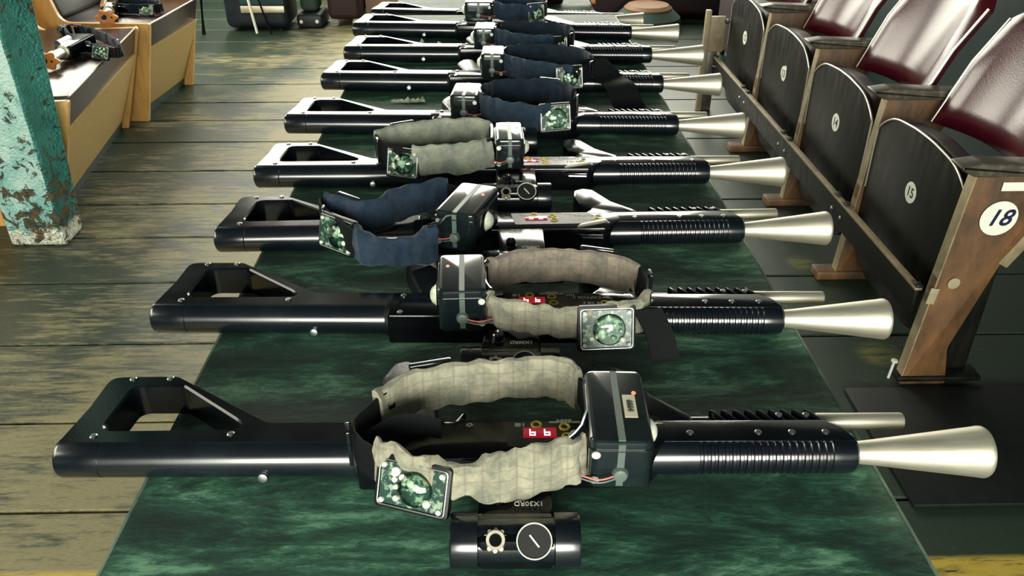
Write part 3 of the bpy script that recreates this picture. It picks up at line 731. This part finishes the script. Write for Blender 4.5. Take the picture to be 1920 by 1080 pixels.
headband('plain grey headband on the fourth gun, its box top shining at the right', V2([(-.006, 1.462), (-.030, 1.443), (-.077, 1.428), (-.135, 1.424), (-.190, 1.444), (-.220, 1.480), (-.222, 1.512), (-.175, 1.546), (-.10, 1.570), (-.035, 1.572), (-.010, 1.545), (-.006, 1.505)]),
         (.01, .30), (.33, .54), (.52, .90), 'plain_cloth', (.026, 1.492, .02, .052, .100, .060, 1, False, None), (-.170, 1.432, .34, (-.35, -1, .30), .058, .048), seed=6.4)
headband('navy headband on the fifth gun with clear box left and large clear sensor right', V2([(-.030, 1.740), (-.010, 1.712), (.035, 1.680), (.085, 1.660), (.140, 1.676), (.172, 1.730), (.170, 1.790), (.130, 1.830), (.070, 1.842), (.003, 1.834), (-.028, 1.800), (-.034, 1.770)]),
         (.01, .32), (.34, .56), (.52, .95), 'navy_cloth', (-.062, 1.762, -.10, .060, .095, .058, -1, False, None), (.125, 1.662, .45, (.22, -1, .22), .062, .052), seed=3.7, cloth2='dark_navy_cloth')
headband('dark navy headband on the sixth gun, wide black strap end hanging right over the barrel', V2([(.020, 2.064), (.035, 2.045), (.080, 2.005), (.135, 1.972), (.190, 1.955), (.228, 1.990), (.240, 2.045), (.215, 2.100), (.160, 2.138), (.095, 2.148), (.040, 2.132), (.022, 2.100)]),
         (.01, .36), (.36, .56), (.52, .95), 'navy_cloth', (-.004, 2.078, -.05, .056, .090, .060, -1, False, None), (.178, 1.956, .42, (.20, -1, .22), .062, .048), seed=5.2, cloth2='dark_navy_cloth',
         tail=([(.238, 2.030, TZ+.095), (.275, 2.000, TZ+.060), (.300, 1.950, TZ+.052), (.318, 1.900, TZ+.018), (.335, 1.872, TZ+.006)], (.075, .02, 0)))
headband('dark navy headband on the seventh gun, its round lens facing left', V2([(-.004, 2.345), (.012, 2.315), (.060, 2.272), (.120, 2.246), (.180, 2.250), (.212, 2.290), (.212, 2.345), (.175, 2.390), (.112, 2.408), (.040, 2.402), (.005, 2.380)]),
         (.01, .36), (.36, .56), (.52, .95), 'navy_cloth', (-.026, 2.350, -.08, .056, .085, .058, -1, False, None), (.165, 2.250, .42, (.15, -1, .2), .060, .044), seed=7.9, cloth2='dark_navy_cloth')
headband('navy headband on the eighth gun, farthest of the row with a wide upright box', V2([(-.004, 2.700), (.010, 2.664), (.060, 2.640), (.110, 2.634), (.146, 2.650), (.160, 2.700), (.150, 2.755), (.110, 2.780), (.060, 2.785), (.012, 2.770), (-.002, 2.735)]),
         (.01, .36), (.38, .56), (.52, .95), 'navy_cloth', (-.046, 2.690, -.05, .086, .090, .060, -1, False, None), (.130, 2.640, .48, (.35, -1, .1), .050, .052), seed=8.3)

# ------------------------------------------------------------------ theatre seats
SX = 1.15; PITCH = .58; SY0 = 1.80
FYZ = Matrix(((0, 0, -1, 0), (1, 0, 0, 0), (0, 1, 0, 0), (0, 0, 0, 1)))      # local x -> world y, local y -> world z, local z -> world -x
def make_seat():
    """tip-up seat folded up, facing the table (-x); origin on the floor below its near front corner"""
    s_ = empty('theatre_seat')
    y0, y1 = .024, .556
    prof = rpoly([(y0+.06, .09), (y0, .24), (y0, .530), (y0+.09, .585), ((y0+y1)/2, .603), (y1-.09, .585), (y1, .530), (y1, .24), (y1-.06, .09)], [.12, .12, .05, .1, .3, .1, .05, .12, .12])
    MB().prism(prof, -.018, 0, bev=.003, frame=T(.0, 0, 0) @ FYZ).build('seat_shell', M['seat_shell'], s_)
    prof2 = rpoly([(y0+.012, .17), (y0+.008, .527), (y0+.09, .578), ((y0+y1)/2, .596), (y1-.09, .578), (y1-.008, .527), (y1-.012, .17)], [.05, .05, .1, .3, .1, .05, .05])
    MB().prism(prof2, -.085, -.020, bev=.018, frame=FYZ, seg=4).build('seat_cushion', M['maroon'], s_)
    arc = [(y0+.002, .34), (y0+.001, .50), (y0+.012, .540), (y0+.085, .584), ((y0+y1)/2-.08, .599), ((y0+y1)/2, .602), ((y0+y1)/2+.08, .599), (y1-.085, .584), (y1-.012, .540), (y1-.001, .50), (y1-.002, .34)]
    MB().tube([Vector((-.001, p.x, p.y)) for p in crom([Vector((a, b, 0)) for a, b in arc], 6)], .0032, 6).build('piping', M['piping'], s_)
    # raked, slightly hollow backrest
    bm_ = MB(); b = bm_.bm; nu, nv = 14, 12; lo_, hi_ = (.155, .55), (.300, .905)
    def pt(u, v, off):
        y = .062+(.518-.062)*u
        x = lo_[0]+(hi_[0]-lo_[0])*v; z = lo_[1]+(hi_[1]-lo_[1])*v
        edge = min(u, 1-u, v*.9, (1-v)*.9); r_ = max(0, 1-edge/.10)
        hollow = -.075*(1-(2*u-1)**2)
        d = off - (off-.02)*(r_**2)*.9 if off else 0
        nx, nz = -.916, .40
        zz = z-.06*max(0, abs(2*u-1)-.5)**2*4*max(0, v-.5)*2
        return Vector((x+nx*d-hollow*.9, y, zz+nz*d+hollow*.3*0))
    G = {}
    for side, off in ((0, .042), (1, 0)):
        for i in range(nu+1):
            for j in range(nv+1): G[side, i, j] = b.verts.new(pt(i/nu, j/nv, off))
        for i in range(nu):
            for j in range(nv):
                q = [G[side, i, j], G[side, i+1, j], G[side, i+1, j+1], G[side, i, j+1]]; b.faces.new(q if side else q[::-1])
    for i in range(nu):
        for j in (0, nv): b.faces.new([G[0, i, j], G[0, i+1, j], G[1, i+1, j], G[1, i, j]])
    for j in range(nv):
        for i in (0, nu): b.faces.new([G[0, i, j], G[0, i, j+1], G[1, i, j+1], G[1, i, j]])
    back = bm_.build('backrest', M['burgundy'], s_, smooth=60)
    for u in (0, 1):
        MB().tube([pt(u, v/10, .028)+Vector((0, -.003 if u == 0 else .003, 0)) for v in range(11)], .0042, 6).build('edge_piping', M['piping'], back)
    return s_
def make_divider():
    d = empty('seat_divider')
    # front edge near x=-.03, rises to the arm; wider at the top, raked foot
    pr = rpoly([(-.055, 0), (-.052, .022), (-.040, .30), (-.018, .612), (.190, .612), (.190, .56), (.110, .37), (.045, .12), (.070, 0)], [.004, .02, .1, .004, .004, .03, .05, .05, .01])
    fr = Matrix(((1, 0, 0, 0), (0, 0, -1, 0), (0, 1, 0, 0), (0, 0, 0, 1)))
    MB().prism(pr, -.018, .014, bev=.003, frame=fr).build('side_panel', M['seat_wood'], d)
    MB().prism([(-.057, .03), (-.020, .61), (-.0165, .61), (-.0535, .03)], -.0185, .0145, frame=fr).build('front_edge', M['seat_wood_edge'], d)
    arm = rpoly([(-.072, .640), (-.060, .628), (-.030, .613), (.190, .611), (.190, .640), (-.02, .648)], [.006, .008, .03, .004, .006, .03])
    MB().prism(arm, -.030, .030, bev=.007, frame=fr, seg=3).build('armrest', M['arm_wood'], d)
    MB().box((.075, .022, 0), (.135, .060, .40), bev=.003).build('rear_leg', M['seat_shell'], d)
    return d
seat0 = make_seat(); div0 = make_divider()
nums = ['15', '14', '13', '12']; seats = []
blabs = ['white disc numbered 15', 'white disc numbered 14', 'white disc numbered 13 with a torn edge', 'white disc numbered 12']
for k in range(4):
    s_ = seat0 if k == 0 else copy_tree(seat0)
    s_.location = (SX, SY0+PITCH*k, 0)
    tag(s_, 'folded burgundy theatre seat with white number %s disc' % nums[k], 'theatre seat', 'tip-up theatre seats in the row')
    seats.append(s_)
for k, s_ in enumerate(seats):
    fr = T(-.0005, .285, .437) @ Matrix(((0, 0, -1, 0), (-1, 0, 0, 0), (0, 1, 0, 0), (0, 0, 0, 1)))
    r_ = .030
    outl = [(math.cos(a*2*PI/32)*r_, math.sin(a*2*PI/32)*r_) for a in range(32)]
    if k == 2: outl = [(x*(1.35 if 3 < i < 7 else 1) * (.82 if 18 < i < 26 else 1), y*(1.35 if 3 < i < 7 else 1)*(.9 if 18 < i < 26 else 1)) for i, (x, y) in enumerate(outl)]
    b = MB().prism(outl, 0, .0012).xf(fr).build('number_disc', M['badge'], s_); b['label'] = blabs[k]
    text_obj('number_print', nums[k], .040, M['ink'], b, fr @ T(0, 0, .0014), bold=.0005)
dlabs = ['brown wooden seat divider marked 18 at the near end of the seat row', 'brown seat divider with armrest between seats 15 and 14',
         'brown seat divider with armrest between seats 14 and 13', 'brown seat divider with armrest between seats 13 and 12']
divs = []
for k in range(4):
    d = div0 if k == 0 else copy_tree(div0)
    d.location = (SX+(.028 if k else 0), SY0+PITCH*k, 0); tag(d, dlabs[k], 'seat divider', 'wooden dividers of the seat row'); divs.append(d)
for d in divs[1:]: MB().box((-.118, -.022, 0), (.125, .040, .030), bev=.005).build('foot_block', M['seat_wood'], d)
d = divs[0]
MB().box((-.070, -.022, .014), (.16, .040, .030), bev=.005).build('foot_block', M['seat_shell'], d)
fr = T(.064, -.0185, .503) @ Matrix(((1, 0, 0, 0), (0, 0, -1, 0), (0, 1, 0, 0), (0, 0, 0, 1)))
b = MB().prism([(math.cos(a*2*PI/40)*.0455, math.sin(a*2*PI/40)*.0455) for a in range(40)], 0, .0012).xf(fr).build('number_disc', M['badge'], d); b['label'] = 'large white disc numbered 18'
text_obj('number_print', '18', .060, M['blue_ink'], b, fr @ T(0, 0, .0014), shear=.28, bold=.0012)
MB().box((.048, -.0192, .575), (.115, -.0178, .597)).build('white_tape', M['badge'], d)
MB().prism([(math.cos(a*2*PI/24)*.0155, math.sin(a*2*PI/24)*.0155) for a in range(24)], 0, .001).xf(T(.004, -.0185, .322) @ Matrix(((1, 0, 0, 0), (0, 0, -1, 0), (0, 1, 0, 0), (0, 0, 0, 1)))).build('blank_sticker', M['beige_disc'], d)
MB().box((-.052, -.021, .262), (-.030, -.0175, .308), bev=.001, rot=Matrix.Rotation(.1, 3, 'Y')).build('metal_plate', M['beige_disc'], d)
MB().box((.135, -.015, .36), (.165, .02, .50), bev=.003, rot=Matrix.Rotation(.5, 3, 'Y')).build('back_bracket', M['seat_wood_edge'], d)
# far end panel of the row
e = tag(empty('row_end_panel', (1.03, SY0+PITCH*4-.02, 0)), 'pale wooden end panel beyond seat 12 at the far end', 'seat end panel')
MB().box((0, 0, 0), (.026, .03, .50), bev=.003).build('front_post', M['seat_wood_edge'], e)
MB().box((.026, .003, .30), (.10, .027, .47), bev=.003).build('upper_panel', M['seat_wood_edge'], e)
MB().box((.026, .005, 0), (.075, .025, .30), bev=.003).build('lower_panel', M['arm_wood'], e)
MB().lathe((.105, .0, .45), (-.3, -1, 0), [(0, 0), (0, .012), (.02, .010), (.025, 0)], 12).build('bolt', M['steel_leg'], e)
# front rail that carries the row
r = tag(empty('seat_rail', (1.098, 3.05, 0)), 'long dark rail with worn pale top edge running along the folded seats', 'rail')
MB().box((-.008, -1.22, .195), (.008, 1.24, .272), bev=.003).build('rail_board', M['seat_shell'], r)
MB().box((-.010, -1.22, .2725), (.010, 1.24, .281), bev=.002).build('rail_top', M['seat_wood_edge'], r)
for k in range(5):
    for o_ in (-.035, .04):
        y = SY0+PITCH*k-3.05+o_
        if -1.2 < y < 1.2: MB().lathe((-.008, y, .235), (-1, 0, 0), [(0, .007), (.003, .007), (.005, .004), (.005, 0)], 10).build('bolt', M['screw'], r)
        if -1.2 < y+.03 < 1.2: MB().box((-.008, y-.012, .281), (.010, y+.012, .289), bev=.002).build('clip', M['steel_leg'], r)
tag(MB().box((.93, 1.33, .0), (1.97, 1.76, .014), bev=.004).build('dark_slab', M['slab_black']), 'thin black slab on the floor in front of the seat divider marked 18', 'mat')  # thin black slab laid over the strip of floor that reads dark
MB_ = MB(); MB_.lathe((1.066, 1.80, .014), (.10, .03, 1), [(0, 0), (0, .0035), (.052, .0035), (.053, .009), (.058, .009), (.060, .006), (.060, 0)], 12)
tag(MB_.build('bolt', M['print']), 'small pale bolt standing upright on the floor by the foot of divider 18', 'bolt')

# ------------------------------------------------------------------ green post
p = MB().box((-.20, -.07, 0), (0, .07, 2.75), bev=.014, seg=3)
for v_ in p.bm.verts:
    if v_.co.y > 0: v_.co.x += .07*v_.co.z*.9
q = p.build('post', M['post'])
q.location = (-1.535, 2.73, 0); tag(q, 'square post with peeling teal paint at the left edge', 'post')

# ------------------------------------------------------------------ upholstered benches on the left
def bench(label, x0, y0, x1, y1, ends):
    """front top edge runs (x0, y0) -> (x1, y1)"""
    ang = math.atan2(y1-y0, x1-x0)-PI/2; L_ = math.hypot(x1-x0, y1-y0)
    r = empty('bench', (x0, y0, 0), ang); tag(r, label, 'bench', 'vinyl benches along the left wall')
    fr = Matrix(((1, 0, 0, 0), (0, 0, -1, 0), (0, 1, 0, 0), (0, 0, 0, 1)))
    D_ = .52
    MB().prism([(-.150, .045), (-.022, .360), (-.04, .360), (-.165, .045)], -L_, 0, frame=fr).build('front_panel', M['ply'], r)
    MB().prism([(-.165, 0), (-.155, .045), (-.175, .045), (-.185, 0)], -L_, 0, frame=fr).build('kick_board', M['kick'], r)
    MB().prism(rpoly([(-D_, .358), (-.030, .358), (-.002, .465), (-.006, .472), (-D_, .478)], [.005, .006, .008, .008, .01]), -L_, -.002, bev=.004, frame=fr).build('cushion', M['vinyl_dark'], r)
    MB().tube([(-.004, .0, .472), (-.004, L_-.002, .472)], .0035, 6).build('piping', M['piping'], r)
    MB().prism(rpoly([(-D_+.02, .45), (-D_-.14, .95), (-D_-.08, .98), (-D_+.08, .48)], [.01, .03, .03, .02]), -L_, -.05, bev=.01, frame=fr).build('backrest', M['vinyl_back'], r)
    for (yy, xb, top, xf_) in ends:
        MB().prism(rpoly([(xb, 0), (xf_, top), (-D_+.10, top+.0), (-D_-.02, .97), (-D_-.16, .97), (-D_-.14, 0)], [.0, .012, .06, .02, .02, 0]), -yy-.026, -yy, bev=.003, frame=fr).build('end_panel', M['wood_orange'], r)
    return r
b1 = bench('nearer vinyl bench behind the teal post with two-tone front', -1.505, 2.90, -1.655, 3.955, [(-.027, -.13, .463, .002), (1.030, -.135, .474, .012)])
b2 = bench('farther vinyl bench with a wooden panel at each end', -1.612, 4.015, -1.575, 4.600, [(-.027, -.108, .476, .004), (.586, -.12, .60, .02)])

# ------------------------------------------------------------------ toy blasters with orange muzzles
def blaster(label, loc, rz, s_=1.):
    r = empty('toy_blaster', loc, rz); r.scale = (s_,)*3; tag(r, label, 'toy blaster', 'toy blasters with orange muzzle plates')
    n = 48; o_ = []
    for k in range(n):
        a = 2*PI*k/n; rad = .040+.006*math.cos(a*6+.4); o_.append((math.cos(a)*rad*1.1, math.sin(a)*rad*.82))
    hole = [(math.cos(2*PI*k/20)*.014-.010, math.sin(2*PI*k/20)*.014) for k in range(20)]
    fr = T(0, 0, .036) @ Matrix(((1, 0, 0, 0), (0, 0, -1, 0), (0, 1, 0, 0), (0, 0, 0, 1)))
    MB().prism(o_, 0, .012, hole=hole, bev=.002, frame=fr).build('muzzle_plate', M['orange'], r)
    MB().lathe((-.010, .0, .036), (0, 1, 0), [(0, 0), (-.008, .004), (-.008, .011), (.03, .013), (.03, 0)], 16).build('muzzle_tube', M['gun_tube'], r)
    MB().lathe((.022, -.0125, .036), (0, -1, 0), [(0, .004), (.002, .004), (.002, 0)], 10).build('screw', M['gun'], r)
    MB().lathe((.0, .002, .038), (0, 1, 0), [(0, 0), (0, .022), (.05, .022), (.055, .018), (.11, .018), (.115, .026), (.20, .026), (.205, 0)], 20).build('barrel', M['silver'], r)
    MB().prism(rpoly([(-.03, .12), (.03, .12), (.035, .33), (-.045, .33)], .01), .004, .060, bev=.006).build('body', M['gun'], r)
    MB().prism(rpoly([(.02, .22), (.10, .20), (.115, .235), (.03, .27)], .012), .010, .040, bev=.008).build('handle', M['gun'], r)
    MB().lathe((-.02, .13, .066), (0, 1, 0), [(0, 0), (0, .013), (.09, .013), (.092, 0)], 16).build('top_sight', M['chrome'], r)
    return r
blaster('toy blaster with orange muzzle on the nearer bench, half hidden by the teal post', (-1.715, 3.215, .478), -.05)
blaster('toy blaster with orange muzzle on the farther bench', (-1.785, 3.955, .478), .30)
blaster('toy blaster with orange tip pointing right on the far side table', (.40, 3.50, .657), PI/2)

def ring_xy(cx, cy, a, b, rot, n=12, start=-PI/2):
    o_ = []
    for k in range(n+1):
        t_ = start+.25+(2*PI-.5)*k/n; x, y = math.cos(t_)*a, math.sin(t_)*b
        o_.append(Vector((cx+x*math.cos(rot)-y*math.sin(rot), cy+x*math.sin(rot)+y*math.cos(rot), 0)))
    return o_
headband('navy headband lying on the nearer bench beside the orange-muzzled blaster', ring_xy(-1.685, 3.555, .26, .055, -.82, n=14, start=-PI),
         (.06, .36), (.40, .56), (.55, .95), 'navy_cloth', (-1.90, 3.775, -.8, .050, .050, .040, -1, False, None), (-1.580, 3.375, .45, (-.4, -1, .5), .078, .050), seed=9.1, h=.050, zb=.479, cloth2='dark_navy_cloth', group='headbands on the benches')
headband('dark headband lying on the farther bench at the top left', ring_xy(-1.76, 4.235, .140, .055, -.25, start=-PI),
         (.06, .40), (.42, .56), (.55, .95), 'dark_navy_cloth', (-1.905, 4.275, -.25, .045, .060, .050, -1, False, None), (-1.68, 4.165, .45, (-.1, -1, .4), .066, .044), seed=9.9, h=.050, zb=.479, group='headbands on the benches')

# ------------------------------------------------------------------ things in the far background
tr = tag(empty('equipment_case', (-1.50, 6.0, 0)), 'large black upright case with a pale strip on the floor at the far left', 'case')
MB().box((-.34, -.16, .02), (.09, .20, .80), bev=.05, seg=4).build('shell', M['bag'], tr)
MB().box((-.22, -.172, .13), (.075, -.158, .175), bev=.004).build('trim_strip', M['silver'], tr)
MB().box((-.22, -.166, .185), (.075, -.158, .70), bev=.004).build('front_pocket', M['teal_cloth'], tr)
for x in (-.26, .03): MB().lathe((x-.01, -.08, .03), (1, 0, 0), [(0, 0), (0, .03), (.02, .03), (.02, 0)], 16).build('wheel', M['rubber'], tr)
st = tag(empty('tripod_stand', (-1.62, 5.72, 0)), 'stand with one white leg in front of the black case', 'stand')
MB().tube([(.02, .0, .02), (-.03, .0, .42), (-.08, 0, .75)], .009, 8).build('leg', M['badge'], st)
MB().tube([(.10, .06, .0), (-.07, .0, .75)], .006, 8).build('leg', M['gun'], st)
MB().tube([(-.36, .06, .0), (-.33, .06, .30), (-.10, .0, .75)], .013, 8).build('leg', M['gun'], st)
MB().lathe((-.08, 0, .75), (0, 0, 1), [(0, 0), (0, .02), (.05, .02), (.05, 0)], 12).build('hub', M['gun'], st)
ch = tag(empty('armchair', (-1.06, 6.16, 0)), 'dark maroon chair with small castors behind the far gun stocks', 'chair')
MB().box((-.10, -.20, .05), (.13, .22, .42), bev=.04, seg=4).build('seat', M['maroon'], ch)
MB().box((-.10, .18, .40), (.13, .26, .85), bev=.035, seg=4).build('backrest', M['maroon'], ch)
for x, y in ((-.06, -.16), (.09, -.16), (-.06, .2), (.09, .2)): MB().lathe((x, y-.008, .028), (0, 1, 0), [(0, 0), (0, .028), (.016, .028), (.016, 0)], 14).build('castor', M['chrome'], ch)
cs = tag(empty('cloth_bag', (-1.29, 6.05, 0)), 'grey green cloth bag on a black base between the case and the maroon chair', 'bag')
MB().box((-.065, -.06, .10), (.065, .12, .62), bev=.04, seg=4).build('sack', M['green_grey'], cs)
MB().box((-.085, -.13, .0), (.10, .14, .10), bev=.03, seg=3).build('base', M['bag'], cs)
for x in (-.05, .06): MB().lathe((x, -.131, .05), (0, -1, 0), [(0, .013), (.004, .010), (.005, 0)], 12).build('stud', M['badge'], cs)
cb = tag(empty('cardboard_box', (-.76, 6.32, 0)), 'open pinkish cardboard box holding a teal cloth at the top', 'box')
bb = MB()
for lo_, hi_ in (((-.16, -.16, 0), (.16, -.15, .34)), ((-.16, .15, 0), (.16, .16, .34)), ((-.16, -.15, 0), (-.15, .15, .34)), ((.15, -.15, 0), (.16, .15, .34)), ((-.15, -.15, 0), (.15, .15, .01))): bb.box(lo_, hi_)
bb.build('carton', M['card'], cb)
cl = MB().box((-.89, 6.19, .012), (-.63, 6.44, .40), bev=.09, seg=5).build('folded_cloth', M['teal_cloth']); tag(cl, 'teal cloth stuffed inside the open cardboard box', 'cloth')
stl = tag(empty('standin', (1.06, 5.86, 0)), 'low round pouf for lit and shaded floor, tan above green, right of far guns', 'standin')  # added round form; its tan and green paint lit and shaded floor
MB().lathe((0, 0, 0), (0, 0, 1), [(0, 0), (0, .22), (.02, .235), (.09, .225), (.14, .17), (.14, 0)], 40).build('shaded_side', M['green_grey'], stl)
MB().lathe((0, 0, .141), (0, 0, 1), [(0, 0), (0, .165), (.010, .165), (.03, .14), (.035, .10), (.036, 0)], 40).build('top', M['tan'], stl)
sf = tag(empty('sofa', (.90, 6.55, 0)), 'large dark maroon sofa in the shadow beyond the round pouf', 'sofa')
MB().box((-.60, -.42, .02), (.80, .35, .40), bev=.05, seg=4).build('base', M['maroon'], sf)
MB().box((-.60, .15, .38), (.80, .42, .85), bev=.06, seg=4).build('backrest', M['maroon'], sf)
for x in (-.60, .62): MB().box((x, -.42, .38), (x+.18, .2, .58), bev=.05, seg=4).build('armrest', M['maroon'], sf)
hs = tag(empty('hassock', (1.62, 4.95, 0)), 'dark maroon square hassock in the shade beyond the seat row', 'hassock')
MB().box((-.24, -.30, .05), (.30, .30, .42), bev=.05, seg=4).build('cushion', M['maroon'], hs)
for x in (-.19, .25):
    for y in (-.25, .25): MB().lathe((x, y, 0), (0, 0, 1), [(0, 0), (0, .015), (.06, .02), (.06, 0)], 10).build('foot', M['rubber'], hs)

# crumpled clear wrap among the far guns; the small scrap imitates pale light
def wrap(label, x, y, z, lx, ly, lz, seed):
    mb = MB(); b = mb.bm; nx, ny = 26, 7; g = {}
    for i in range(nx+1):
        for j in range(ny+1):
            u, v = i/nx, j/ny
            h_ = abs(noise.noise(Vector((u*7+seed, v*3, 1))))*lz*2*math.sin(PI*min(1, max(0, v)))+.0008
            g[i, j] = b.verts.new(((u-.5)*lx+noise.noise(Vector((u*9, v*9, seed)))*.004, (v-.5)*ly*(.7+.5*noise.noise(Vector((u*5, seed, 0)))), h_))
    for i in range(nx):
        for j in range(ny): b.faces.new([g[i, j], g[i+1, j], g[i+1, j+1], g[i, j+1]])
    r_ = bmesh.ops.solidify(b, geom=b.faces[:], thickness=.0007)
    o = mb.build('crumpled_wrap', M['wrap'], smooth=15); o.location = (x, y, z); tag(o, label, 'plastic wrap', 'scraps of clear wrap on the table'); return o
M['wrap'] = mat('crumpled pale wrap', (.75, .78, .62), .3, c2=(.35, .4, .3), scale=60, amt=.8, spec=.8)
wrap('crumpled pale plastic wrap between the seventh and eighth gun stocks', -.165, 2.47, TZ+.001, .16, .07, .040, 2.)
wrap('small pale sheet imitating a strip of light between the fifth and sixth gun stocks', -.215, 2.00, TZ+.001, .085, .020, .014, 6.)
